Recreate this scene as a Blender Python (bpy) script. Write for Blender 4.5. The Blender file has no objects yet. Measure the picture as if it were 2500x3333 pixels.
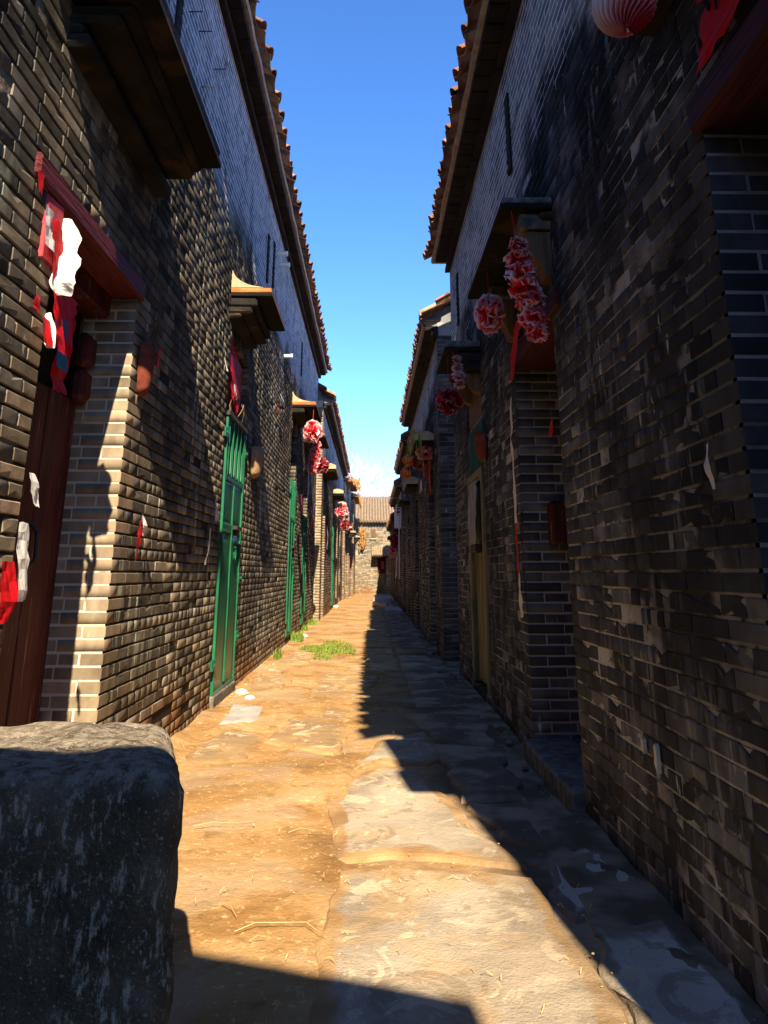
import bpy, math, random
import numpy as np
from mathutils import Matrix, Vector

R = math.radians
SC = bpy.context.scene
COL = SC.collection
rng = np.random.default_rng(7)
random.seed(7)

# ------------------------------------------------------------------ camera, sky, sun, exposure
CAM_H = 1.10
PITCH, YAW = 16.205, -1.014
cd = bpy.data.cameras.new('camera')
cd.sensor_fit = 'VERTICAL'
cd.sensor_height = 24.0
cd.lens = 1600.0 / 2212.0 * 24.0
cd.shift_y = -334.0 / 2212.0
cd.clip_start, cd.clip_end = 0.05, 2000
cam = bpy.data.objects.new('camera', cd)
COL.objects.link(cam)
cam.location = (0, 0, CAM_H)
cam.rotation_euler = (R(90 + PITCH), 0, R(YAW))
SC.camera = cam

SUN = Vector((-0.155, 1.2, -1.0)).normalized()          # direction the sunlight travels
EL = math.asin(-SUN.z)
AZ = math.atan2(-SUN.x, -SUN.y)                           # compass bearing of the sun, from +Y towards +X
w = bpy.data.worlds.new('World'); SC.world = w
w.use_nodes = True
wn = w.node_tree.nodes; wl = w.node_tree.links
wn.clear()
sky = wn.new('ShaderNodeTexSky'); sky.sky_type = 'NISHITA'
sky.sun_disc = False
sky.sun_elevation = EL; sky.sun_rotation = AZ
sky.air_density = 1.0; sky.dust_density = 0.0; sky.ozone_density = 4.0; sky.altitude = 2500
bg = wn.new('ShaderNodeBackground'); bg.inputs['Strength'].default_value = 0.098
wo = wn.new('ShaderNodeOutputWorld')
hs = wn.new('ShaderNodeHueSaturation'); hs.inputs['Saturation'].default_value = 1.18; hs.inputs['Hue'].default_value = 0.505; hs.inputs['Value'].default_value = 1.0
wl.new(sky.outputs[0], hs.inputs['Color']); wl.new(hs.outputs[0], bg.inputs[0]); wl.new(bg.outputs[0], wo.inputs[0])
sd = bpy.data.lights.new('sun', 'SUN'); sd.energy = 3.25; sd.angle = R(0.53); sd.color = (1.0, 0.82, 0.58)
so = bpy.data.objects.new('sun', sd); COL.objects.link(so)
so.rotation_euler = SUN.to_track_quat('-Z', 'Y').to_euler()
so.location = (2, -6, 20)
SC.view_settings.view_transform = 'Standard'
SC.view_settings.look = 'None'
SC.view_settings.exposure = 2.1
SC.view_settings.gamma = 1.0
SC.view_settings.use_curve_mapping = False

# ------------------------------------------------------------------ node helpers
class G:
    def __init__(s, name, rough=0.9, spec=0.15):
        s.m = bpy.data.materials.new(name); s.m.use_nodes = True
        s.t = s.m.node_tree; s.n = s.t.nodes
        s.b = s.n['Principled BSDF']
        s.b.inputs['Roughness'].default_value = rough
        s.b.inputs['Specular IOR Level'].default_value = spec
        s.geo = s.n.new('ShaderNodeNewGeometry')
        s.P = s.geo.outputs['Position']
    def put(s, sock, v):
        if isinstance(v, bpy.types.NodeSocket): s.t.links.new(v, sock)
        elif isinstance(v, (tuple, list)) and len(v) == 3 and sock.type == 'RGBA': sock.default_value = (*v, 1)
        else: sock.default_value = v
    def scale(s, v, k):
        n = s.n.new('ShaderNodeVectorMath'); n.operation = 'MULTIPLY'
        s.put(n.inputs[0], v); n.inputs[1].default_value = k
        return n.outputs[0]
    def noise(s, sc=1.0, det=4.0, vec=None, k=None, rough=0.55, dist=0.0):
        n = s.n.new('ShaderNodeTexNoise')
        v = vec if vec is not None else s.P
        if k: v = s.scale(v, k)
        s.put(n.inputs['Vector'], v)
        n.inputs['Scale'].default_value = sc; n.inputs['Detail'].default_value = det
        n.inputs['Roughness'].default_value = rough; n.inputs['Distortion'].default_value = dist
        return n.outputs['Fac']
    def math(s, op, a, b=0.0, clamp=False):
        n = s.n.new('ShaderNodeMath'); n.operation = op; n.use_clamp = clamp
        s.put(n.inputs[0], a); s.put(n.inputs[1], b)
        return n.outputs[0]
    def step(s, x, a, b):
        n = s.n.new('ShaderNodeMapRange'); n.interpolation_type = 'SMOOTHSTEP'
        s.put(n.inputs['Value'], x)
        n.inputs['From Min'].default_value = a; n.inputs['From Max'].default_value = b
        return n.outputs[0]
    def ramp(s, f, stops):
        n = s.n.new('ShaderNodeValToRGB'); e = n.color_ramp.elements
        while len(e) < len(stops): e.new(0.5)
        for i, (p, c) in enumerate(stops):
            e[i].position = p; e[i].color = (*c, 1)
        s.put(n.inputs[0], f)
        return n.outputs[0]
    def mix(s, f, a, b, mode='MIX'):
        n = s.n.new('ShaderNodeMix'); n.data_type = 'RGBA'; n.blend_type = mode
        s.put(n.inputs['Factor'], f); s.put(n.inputs['A'], a) if False else None
        s.put(n.inputs[6], a); s.put(n.inputs[7], b)
        return n.outputs[2]
    def xyz(s, v=None):
        n = s.n.new('ShaderNodeSeparateXYZ'); s.put(n.inputs[0], v if v is not None else s.P)
        return n.outputs
    def rnd(s):
        oi = s.n.new('ShaderNodeObjectInfo')
        a = s.math('ADD', oi.outputs['Random'], s.geo.outputs['Random Per Island'])
        return s.math('FRACT', a)
    def attr(s, name):
        n = s.n.new('ShaderNodeAttribute'); n.attribute_name = name
        return n.outputs['Fac']
    def bump(s, h, strength=0.5, dist=0.01, prev=None):
        n = s.n.new('ShaderNodeBump'); n.inputs['Strength'].default_value = strength
        n.inputs['Distance'].default_value = dist
        s.put(n.inputs['Height'], h)
        if prev is not None: s.put(n.inputs['Normal'], prev)
        return n.outputs[0]
    def out(s, col, normal=None, rough=None):
        s.put(s.b.inputs['Base Color'], col)
        if normal is not None: s.put(s.b.inputs['Normal'], normal)
        if rough is not None: s.put(s.b.inputs['Roughness'], rough)
        return s.m

def simple(name, c0, c1, sc=6.0, k=None, rough=0.85, spec=0.2, bsc=40.0, bst=0.4, bd=0.006, extra=None):
    g = G(name, rough, spec)
    n = g.noise(sc, 5, k=k)
    col = g.ramp(n, [(0.3, c0), (0.7, c1)])
    if extra:
        for (esc, lo, hi, ec, ef, ek) in extra:
            m = g.step(g.noise(esc, 5, k=ek), lo, hi)
            col = g.mix(g.math('MULTIPLY', m, ef), col, ec)
    nb = g.noise(bsc, 4, k=k)
    return g.out(col, g.bump(nb, bst, bd))

def brick_material(name, zb, low, up, soot=0.75, streak=0.5, dirt=0.6, pale=0.25, blotch=0.3, lime=(0.34, 0.35, 0.27)):
    g = G(name, 0.95, 0.06)
    z = g.xyz()[2]
    n1 = g.noise(0.9, 5, k=(1, 1, 0.8))
    zz = g.math('ADD', z, g.math('MULTIPLY', g.math('SUBTRACT', n1, 0.5), 2.2))
    r = g.rnd()
    upm = g.step(zz, zb - 0.25, zb + 0.2)
    c = g.ramp(r, [(0.0, low[0]), (0.45, low[1]), (0.8, low[2]), (0.97, low[3])])
    fine = g.noise(9.0, 6, k=(1, 1, 0.6))
    c = g.mix(0.55, c, g.mix(g.step(fine, 0.3, 0.7), (0.35, 0.35, 0.35), (1.25, 1.25, 1.25)), 'MULTIPLY')
    # pale worn faces of single bricks
    wear = g.math('MULTIPLY', g.step(g.noise(3.2, 6), 0.53, 0.66), g.step(r, 0.5, 0.9))
    c = g.mix(g.math('MULTIPLY', wear, pale), c, (0.4, 0.39, 0.365))
    chips = g.math('MULTIPLY', g.step(g.noise(26.0, 6, k=(1, 1, 0.6), rough=0.7), 0.6, 0.66), g.step(g.noise(2.0, 4), 0.45, 0.6))
    c = g.mix(g.math('MULTIPLY', chips, streak * 0.9), c, (0.42, 0.41, 0.385))
    # soot hanging in a ragged band under the clean upper wall
    band = g.math('MULTIPLY', g.step(zz, zb - 2.0, zb - 0.3), g.step(g.noise(1.7, 6, k=(1, 1, 0.45)), 0.34, 0.55))
    c = g.mix(g.math('MULTIPLY', band, soot), c, (0.011, 0.011, 0.012))
    blot = g.math('MULTIPLY', g.step(g.noise(0.75, 6, k=(1, 1, 0.7)), 0.48, 0.6), blotch)
    c = g.mix(blot, c, (0.014, 0.014, 0.015))
    # runs of lime and lichen
    st = g.math('MULTIPLY', g.step(g.noise(13.0, 4, k=(1, 1, 0.14)), 0.54, 0.63), g.step(g.noise(1.3, 4), 0.48, 0.62))
    c = g.mix(g.math('MULTIPLY', st, streak), c, lime)
    st2 = g.math('MULTIPLY', g.step(g.noise(20.0, 3, k=(1, 1, 0.2)), 0.66, 0.71), g.step(g.noise(2.3, 3), 0.5, 0.6))
    c = g.mix(g.math('MULTIPLY', st2, 0.75), c, (0.55, 0.55, 0.5))
    # clean upper wall
    uc = g.ramp(r, [(0.0, up[0]), (0.5, up[1]), (0.95, up[2])])
    uc = g.mix(g.step(g.noise(2.2, 6, k=(1, 1, 0.35)), 0.52, 0.72), uc, (0.06, 0.065, 0.075))
    c = g.mix(upm, c, uc)
    # ochre dirt splashed at the foot
    foot = g.math('MULTIPLY', g.math('SUBTRACT', 1.0, g.step(g.math('ADD', z, g.math('MULTIPLY', g.noise(1.6, 5), 0.9)), 0.45, 1.05)), g.step(g.noise(4.0, 6), 0.36, 0.6))
    c = g.mix(g.math('MULTIPLY', foot, dirt), c, (0.22, 0.095, 0.022))
    h = g.math('ADD', g.math('MULTIPLY', g.noise(45.0, 5), 0.6), g.math('MULTIPLY', g.noise(170.0, 3), 0.4))
    nb = g.bump(h, 0.5, 0.004)
    return g.out(c, nb)

def mortar_material(name, zb, lowc, pale, upc=(0.85, 0.85, 0.85), amt=(0.52, 0.62)):
    g = G(name, 0.95, 0.1)
    z = g.xyz()[2]
    n1 = g.noise(0.9, 5, k=(1, 1, 0.8))
    zz = g.math('ADD', z, g.math('MULTIPLY', g.math('SUBTRACT', n1, 0.5), 2.2))
    c = g.mix(g.step(g.noise(3.0, 6), *amt), lowc, pale)
    c = g.mix(g.step(g.noise(18, 4), 0.55, 0.7), c, lowc)
    c = g.mix(g.math('MULTIPLY', g.step(g.noise(0.75, 6, k=(1, 1, 0.7)), 0.46, 0.58), 0.6 if zb > 0 else 0.0), c, lowc)
    upm = g.math('MULTIPLY', g.step(zz, zb - 0.3, zb + 0.3), g.step(g.noise(2.5, 5), 0.3, 0.42))
    c = g.mix(upm, c, upc)
    return g.out(c, g.bump(g.noise(60, 4), 0.5, 0.006))

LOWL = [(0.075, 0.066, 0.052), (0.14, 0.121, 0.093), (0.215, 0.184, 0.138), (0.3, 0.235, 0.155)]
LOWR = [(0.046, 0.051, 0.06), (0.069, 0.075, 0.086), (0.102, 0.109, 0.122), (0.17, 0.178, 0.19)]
UP = [(0.15, 0.16, 0.168), (0.23, 0.242, 0.252), (0.33, 0.34, 0.348)]
M = {}
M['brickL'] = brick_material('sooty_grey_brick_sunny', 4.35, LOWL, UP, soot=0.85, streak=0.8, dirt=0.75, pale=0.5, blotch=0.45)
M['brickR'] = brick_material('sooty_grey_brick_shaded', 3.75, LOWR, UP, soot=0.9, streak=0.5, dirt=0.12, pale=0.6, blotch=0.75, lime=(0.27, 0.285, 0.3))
M['brickF'] = brick_material('far_grey_brick', 4.0, [(0.06, 0.05, 0.04), (0.13, 0.11, 0.08), (0.2, 0.165, 0.12), (0.28, 0.22, 0.15)], UP, soot=0.6, streak=0.3, dirt=0.8, pale=0.6)
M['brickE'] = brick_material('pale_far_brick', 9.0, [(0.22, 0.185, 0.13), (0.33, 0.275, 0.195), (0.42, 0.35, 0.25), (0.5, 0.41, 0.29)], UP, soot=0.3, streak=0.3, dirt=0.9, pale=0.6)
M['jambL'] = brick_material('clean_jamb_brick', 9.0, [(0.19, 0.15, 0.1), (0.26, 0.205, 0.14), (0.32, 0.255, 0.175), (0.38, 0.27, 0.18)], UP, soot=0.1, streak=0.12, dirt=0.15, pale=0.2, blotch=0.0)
M['mortarJ'] = mortar_material('greyed_jamb_mortar', -9.0, (0.1, 0.098, 0.092), (0.32, 0.31, 0.29), upc=(0.34, 0.33, 0.3))
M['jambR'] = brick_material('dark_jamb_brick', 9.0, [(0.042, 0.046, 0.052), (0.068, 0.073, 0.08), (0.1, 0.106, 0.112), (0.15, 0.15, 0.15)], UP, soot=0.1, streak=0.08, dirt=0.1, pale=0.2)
M['mortarL'] = mortar_material('eroded_mortar', 4.35, (0.03, 0.024, 0.018), (0.2, 0.165, 0.12))
M['mortarR'] = mortar_material('pale_mortar', 3.75, (0.04, 0.04, 0.041), (0.44, 0.45, 0.46), amt=(0.43, 0.55))
M['mortarW'] = mortar_material('white_jamb_mortar', -9.0, (0.22, 0.195, 0.155), (0.52, 0.46, 0.36), upc=(0.55, 0.48, 0.38))
M['mortarE'] = mortar_material('far_mortar', 99.0, (0.12, 0.1, 0.07), (0.26, 0.215, 0.15))
M['core'] = simple('dark_interior', (0.01, 0.009, 0.008), (0.02, 0.018, 0.016))
M['redwood'] = simple('oxblood_painted_wood', (0.045, 0.008, 0.009), (0.1, 0.02, 0.018), sc=3, k=(7, 7, 0.5), rough=0.6, bsc=9, bst=0.6,
    extra=[(12, 0.6, 0.68, (0.3, 0.2, 0.16), 0.55, (3, 3, 0.25)), (2.0, 0.5, 0.7, (0.02, 0.006, 0.006), 0.7, (4, 4, 0.4))])
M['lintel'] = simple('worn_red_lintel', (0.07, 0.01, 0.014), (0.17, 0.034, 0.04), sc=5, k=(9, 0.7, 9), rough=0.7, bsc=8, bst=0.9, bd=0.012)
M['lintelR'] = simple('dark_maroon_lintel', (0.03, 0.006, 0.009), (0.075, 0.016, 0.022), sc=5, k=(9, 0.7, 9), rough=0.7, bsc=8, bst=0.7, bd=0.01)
M['oldwood'] = simple('weathered_brown_wood', (0.07, 0.04, 0.022), (0.2, 0.12, 0.06), sc=4, k=(6, 6, 0.4), rough=0.8, bsc=10, bst=0.7)
M['ochre'] = simple('weathered_ochre_wood', (0.09, 0.1, 0.065), (0.3, 0.225, 0.1), sc=2.0, k=(6, 6, 0.5), rough=0.6, bsc=12, bst=0.5,
    extra=[(3, 0.5, 0.62, (0.05, 0.075, 0.05), 0.7, (3, 3, 0.5))])
def green_paint():
    g = G('green_gate_paint', 0.38, 0.5)
    n = g.noise(2.2, 5)
    c = g.ramp(n, [(0.3, (0.009, 0.07, 0.042)), (0.7, (0.014, 0.13, 0.066))])
    z = g.xyz()[2]
    d = g.math('MULTIPLY', g.math('SUBTRACT', 1.0, g.step(g.math('ADD', z, g.math('MULTIPLY', n, 0.7)), 0.3, 1.2)), 0.6)
    c = g.mix(d, c, (0.14, 0.13, 0.05))
    ru = g.step(g.noise(9, 5), 0.66, 0.74)
    c = g.mix(g.math('MULTIPLY', ru, 0.6), c, (0.09, 0.06, 0.03))
    nb = g.bump(g.noise(3.0, 3), 0.25, 0.03)
    nb = g.bump(g.noise(70, 3), 0.15, 0.002, nb)
    return g.out(c, nb)
M['green'] = green_paint()
def green_rod():
    g = G('green_rod_paint', 0.4, 0.5)
    c = g.ramp(g.noise(7, 4), [(0.3, (0.005, 0.075, 0.034)), (0.7, (0.011, 0.15, 0.064))])
    return g.out(c)
M['greenrod'] = green_rod()
M['steel'] = simple('dull_steel', (0.08, 0.09, 0.1), (0.18, 0.19, 0.2), rough=0.5, spec=0.5)
M['iron'] = simple('black_iron', (0.015, 0.014, 0.014), (0.05, 0.04, 0.035), rough=0.6, spec=0.4)
M['soffit'] = simple('soot_black_board', (0.004, 0.004, 0.004), (0.011, 0.01, 0.009), sc=4, bsc=30, extra=[(3, 0.58, 0.68, (0.07, 0.036, 0.022), 0.6, (1, 1, 1))])
M['terra'] = simple('terracotta_tile', (0.3, 0.1, 0.03), (0.5, 0.19, 0.055), sc=8, extra=[(5, 0.55, 0.7, (0.3, 0.24, 0.17), 0.6, None)])
M['darkstone'] = simple('lichened_grey_slab', (0.05, 0.045, 0.04), (0.22, 0.2, 0.18), sc=16, bsc=50, bst=0.7)
M['limestone'] = simple('sandy_mortar', (0.3, 0.24, 0.15), (0.5, 0.41, 0.25), sc=9, bsc=60, bst=0.6)
M['soot_mould'] = simple('sooty_moulding', (0.007, 0.0065, 0.006), (0.028, 0.024, 0.02), sc=7, bsc=40, extra=[(4, 0.58, 0.68, (0.1, 0.05, 0.03), 0.5, None)])
def tile_mat(name, a, b, c_, soot):
    g = G(name, 0.85, 0.2)
    r = g.rnd()
    c = g.ramp(r, [(0.0, a), (0.6, b), (1.0, c_)])
    c = g.mix(g.math('MULTIPLY', g.step(g.noise(7, 5), 0.46, 0.6), soot), c, (0.03, 0.024, 0.02))
    c = g.mix(g.math('MULTIPLY', g.step(g.noise(22, 4), 0.62, 0.7), 0.4), c, (0.35, 0.3, 0.22))
    return g.out(c, g.bump(g.noise(50, 4), 0.4, 0.006))
M['tile'] = tile_mat('roof_tile_clay', (0.16, 0.075, 0.045), (0.25, 0.115, 0.06), (0.34, 0.18, 0.1), 0.7)
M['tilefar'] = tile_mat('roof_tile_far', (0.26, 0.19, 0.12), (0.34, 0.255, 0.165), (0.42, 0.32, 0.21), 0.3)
M['cornice'] = simple('cornice_brick', (0.008, 0.0078, 0.0075), (0.03, 0.027, 0.025), sc=5, bsc=50)
M['strip'] = simple('eave_mortar_strip', (0.3, 0.235, 0.19), (0.5, 0.42, 0.36), sc=12, bsc=50, bst=0.7)
M['plaster'] = simple('whitewash', (0.5, 0.5, 0.5), (0.72, 0.72, 0.72), sc=4)
M['ceramic'] = simple('white_ceramic', (0.7, 0.7, 0.68), (0.85, 0.85, 0.82), rough=0.3, spec=0.5)
M['pvc'] = simple('white_plastic_pipe', (0.6, 0.62, 0.64), (0.75, 0.76, 0.78), rough=0.4, spec=0.4)

def paper_mat(name, stops, attr=None, trans=0.35, sc=9, nsc=12, namp=0.75):
    g = G(name, 0.65, 0.2)
    f = g.attr(attr) if attr else g.noise(sc, 4)
    if attr:
        f = g.math('ADD', f, g.math('MULTIPLY', g.math('SUBTRACT', g.noise(nsc, 3), 0.5), namp))
    c = g.ramp(f, stops)
    g.put(g.b.inputs['Base Color'], c)
    tr = g.n.new('ShaderNodeBsdfTranslucent'); g.put(tr.inputs[0], c)
    mx = g.n.new('ShaderNodeMixShader'); mx.inputs[0].default_value = trans
    o = g.n['Material Output']
    g.t.links.new(g.b.outputs[0], mx.inputs[1]); g.t.links.new(tr.outputs[0], mx.inputs[2])
    g.t.links.new(mx.outputs[0], o.inputs[0])
    g.put(g.b.inputs['Normal'], g.bump(g.noise(30, 4), 0.4, 0.01))
    return g.m
M['petal'] = paper_mat('red_to_white_tissue', [(0.4, (0.75, 0.006, 0.016)), (0.7, (0.86, 0.04, 0.055)), (0.88, (0.88, 0.42, 0.44)), (1.04 if False else 1.0, (0.86, 0.8, 0.8))], 'tip')
M['petaldark'] = paper_mat('dark_red_tissue', [(0.2, (0.2, 0.003, 0.008)), (0.8, (0.4, 0.014, 0.022)), (0.97, (0.48, 0.12, 0.14)), (1.0, (0.6, 0.4, 0.4))], 'tip')
M['petalpale'] = paper_mat('faded_pink_tissue', [(0.2, (0.4, 0.04, 0.05)), (0.5, (0.6, 0.22, 0.23)), (0.9, (0.75, 0.55, 0.55))], 'tip')
M['honey'] = paper_mat('red_white_honeycomb', [(0.1, (0.5, 0.006, 0.02)), (0.4, (0.62, 0.05, 0.07)), (0.7, (0.75, 0.38, 0.4)), (0.95, (0.85, 0.8, 0.8))], 'tip', namp=0.25)
M['redpaper'] = paper_mat('red_paper', [(0.3, (0.62, 0.006, 0.012)), (0.7, (0.8, 0.014, 0.02))], trans=0.25)
M['pinkpaper'] = paper_mat('faded_red_paper', [(0.3, (0.5, 0.03, 0.06)), (0.7, (0.62, 0.1, 0.11))], trans=0.2)
M['whitepaper'] = paper_mat('white_torn_paper', [(0.3, (0.78, 0.77, 0.74)), (0.7, (0.88, 0.87, 0.85))], trans=0.25)
M['greycloth'] = paper_mat('grey_cloth', [(0.3, (0.2, 0.22, 0.24)), (0.7, (0.36, 0.38, 0.41))], trans=0.1)
M['lantern'] = paper_mat('orange_red_lantern', [(0.3, (0.6, 0.07, 0.02)), (0.7, (0.75, 0.14, 0.04))], trans=0.2)
M['gold'] = simple('gold_paint', (0.6, 0.35, 0.05), (0.75, 0.5, 0.1), rough=0.4)
M['ink'] = simple('black_ink', (0.01, 0.01, 0.01), (0.02, 0.02, 0.02))
M['bluepaper'] = simple('blue_printed_paper', (0.02, 0.1, 0.22), (0.03, 0.16, 0.3), rough=0.6)
M['rustred'] = simple('rusty_red_clay', (0.12, 0.025, 0.016), (0.22, 0.055, 0.034), sc=18, bsc=70)
M['sandstone'] = simple('sandy_clay_pocket', (0.25, 0.16, 0.09), (0.4, 0.27, 0.16), sc=40, bsc=120)
M['tassel'] = simple('red_thread', (0.5, 0.01, 0.015), (0.7, 0.02, 0.03))
M['dryleaf'] = simple('dry_yellow_leaf', (0.38, 0.22, 0.04), (0.5, 0.36, 0.1), sc=9)
M['greenleaf'] = simple('small_green_leaf', (0.07, 0.14, 0.015), (0.14, 0.23, 0.03), sc=9)
M['grass'] = simple('bright_green_grass', (0.085, 0.15, 0.02), (0.19, 0.27, 0.04), sc=25)
M['drygrass'] = simple('orange_dry_grass', (0.34, 0.17, 0.05), (0.5, 0.29, 0.1), sc=5)
M['straw'] = simple('straw', (0.42, 0.3, 0.13), (0.6, 0.46, 0.24), sc=9)
M['twig'] = simple('reddish_twig', (0.42, 0.26, 0.2), (0.55, 0.36, 0.28), sc=9)
M['stone'] = simple('pale_rubble', (0.45, 0.4, 0.32), (0.7, 0.64, 0.54), sc=9)
M['lichen'] = simple('pale_lichen', (0.42, 0.44, 0.34), (0.6, 0.6, 0.5), sc=20)
M['cable'] = simple('pale_cable', (0.55, 0.52, 0.48), (0.65, 0.6, 0.55))

def soil():
    g = G('ochre_soil', 0.95, 0.08)
    n = g.noise(1.6, 7, dist=0.4)
    c = g.ramp(n, [(0.28, (0.19, 0.105, 0.04)), (0.45, (0.31, 0.18, 0.07)), (0.58, (0.385, 0.24, 0.107)), (0.74, (0.46, 0.33, 0.19))])
    c = g.mix(g.math('MULTIPLY', g.step(g.noise(6.5, 6), 0.56, 0.68), 0.5), c, (0.16, 0.08, 0.028))
    c = g.mix(g.math('MULTIPLY', g.step(g.noise(30, 7, rough=0.7), 0.56, 0.64), 0.6), c, (0.7, 0.5, 0.25))
    c = g.mix(g.math('MULTIPLY', g.step(g.noise(3.3, 8, dist=1.0, rough=0.65), 0.55, 0.62), 0.5), c, (0.24, 0.125, 0.045))
    c = g.mix(g.math('MULTIPLY', g.step(g.noise(1.3, 7, dist=0.8), 0.52, 0.6), 0.5), c, (0.35, 0.26, 0.17))
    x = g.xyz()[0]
    shade_tone = g.step(g.math('ADD', x, g.math('MULTIPLY', g.math('SUBTRACT', g.noise(1.1, 5), 0.5), 0.9)), 0.15, 0.55)  # shade of the right side put into the soil colour, edge along the cast shadow
    c = g.mix(shade_tone, c, g.mix(g.step(g.noise(3, 6), 0.42, 0.62), (0.13, 0.095, 0.062), (0.3, 0.235, 0.16)))
    h = g.math('ADD', g.math('MULTIPLY', g.noise(14, 6), 0.7), g.math('MULTIPLY', g.noise(80, 4), 0.3))
    return g.out(c, g.bump(h, 0.7, 0.022))
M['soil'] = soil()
def concrete(name, a, b, dust, shade_tone, edges=((0.25, 0.14, 0.055), (0.42, 0.27, 0.12))):
    g = G(name, 0.85, 0.2)
    r = g.rnd()
    n = g.noise(1.9, 7, dist=0.6)
    c = g.ramp(n, [(0.3, a), (0.5, tuple((p + q) / 2 for p, q in zip(a, b))), (0.66, b)])
    c = g.mix(g.math('MULTIPLY', g.step(g.noise(2.6, 7, dist=0.8), 0.5, 0.62), dust), c, (0.47, 0.29, 0.11))
    c = g.mix(g.math('MULTIPLY', g.step(g.noise(7, 6), 0.58, 0.68), 0.45), c, (0.56, 0.49, 0.38))
    c = g.mix(g.math('MULTIPLY', g.step(g.noise(45, 3), 0.66, 0.72), 0.5), c, (0.08, 0.065, 0.05))
    c = g.mix(g.math('MULTIPLY', r, 0.25), c, (0.2, 0.15, 0.1))
    c = g.mix(g.math('MULTIPLY', g.step(g.noise(3.4, 8, dist=1.2, rough=0.65), 0.54, 0.6), 0.55), c, (0.2, 0.145, 0.085))
    c = g.mix(g.math('MULTIPLY', g.step(g.noise(5.0, 8, dist=1.0, rough=0.65), 0.56, 0.6), 0.5), c, (0.66, 0.55, 0.38))
    edge = g.math('ADD', g.attr('tip'), g.math('MULTIPLY', g.math('SUBTRACT', g.noise(8, 6), 0.5), 1.2))
    c = g.mix(g.math('MULTIPLY', g.step(edge, 0.35, 0.75), 0.9), c, g.ramp(g.noise(5, 6), [(0.35, edges[0]), (0.65, edges[1])]))
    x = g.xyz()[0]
    shade_mask = g.step(g.math('ADD', x, g.math('MULTIPLY', g.math('SUBTRACT', g.noise(1.1, 5), 0.5), 0.9)), 0.2, 0.6)  # the same painted shade over the slabs on the right side
    c = g.mix(g.math('MULTIPLY', shade_mask, shade_tone), c, g.mix(g.step(g.noise(2.2, 6), 0.44, 0.58), (0.115, 0.087, 0.058), (0.33, 0.265, 0.19)))
    h = g.math('ADD', g.math('MULTIPLY', g.noise(14, 8, rough=0.65), 0.7), g.math('MULTIPLY', g.noise(110, 3), 0.3))
    return g.out(c, g.bump(h, 0.75, 0.02))
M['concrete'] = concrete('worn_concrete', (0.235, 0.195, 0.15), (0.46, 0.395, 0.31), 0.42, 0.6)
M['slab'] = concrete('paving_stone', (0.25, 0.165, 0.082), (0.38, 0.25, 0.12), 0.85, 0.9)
M['screed'] = concrete('bedded_cement_screed', (0.42, 0.375, 0.32), (0.66, 0.6, 0.53), 0.06, 0.0, ((0.13, 0.1, 0.07), (0.24, 0.195, 0.14)))
M['greyscreed'] = simple('grey_cement_screed', (0.26, 0.245, 0.225), (0.44, 0.42, 0.395), sc=5, bsc=60, extra=[(6, 0.55, 0.7, (0.12, 0.11, 0.1), 0.6, None)])
def block_mat():
    g = G('lichened_stone', 0.92, 0.12)
    n = g.noise(5, 7)
    c = g.ramp(n, [(0.3, (0.06, 0.046, 0.03)), (0.5, (0.125, 0.098, 0.066)), (0.7, (0.25, 0.2, 0.14))])
    nz = g.xyz(g.geo.outputs['Normal'])[2]
    top = g.step(nz, 0.35, 0.8)
    st = g.math('MULTIPLY', g.step(g.noise(60, 7, k=(1, 1, 0.32), rough=0.7), 0.52, 0.62), g.step(g.noise(7, 6, k=(1, 1, 0.55)), 0.41, 0.54))
    c = g.mix(g.math('MULTIPLY', st, 0.75), c, (0.6, 0.53, 0.43))
    sp = g.step(g.noise(130, 4), 0.6, 0.66)
    c = g.mix(g.math('MULTIPLY', sp, 0.6), c, (0.5, 0.45, 0.37))
    tl = g.math('MULTIPLY', top, g.step(g.noise(26, 7, rough=0.65), 0.4, 0.6))
    c = g.mix(g.math('MULTIPLY', tl, 0.8), c, (0.34, 0.3, 0.24))
    c = g.mix(g.math('MULTIPLY', g.step(g.noise(3, 4), 0.6, 0.7), 0.5), c, (0.07, 0.045, 0.018))
    h = g.math('ADD', g.math('MULTIPLY', g.noise(22, 9, rough=0.7), 0.7), g.math('MULTIPLY', g.noise(110, 4), 0.3))
    return g.out(c, g.bump(h, 1.0, 0.03))
M['block'] = block_mat()

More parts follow.
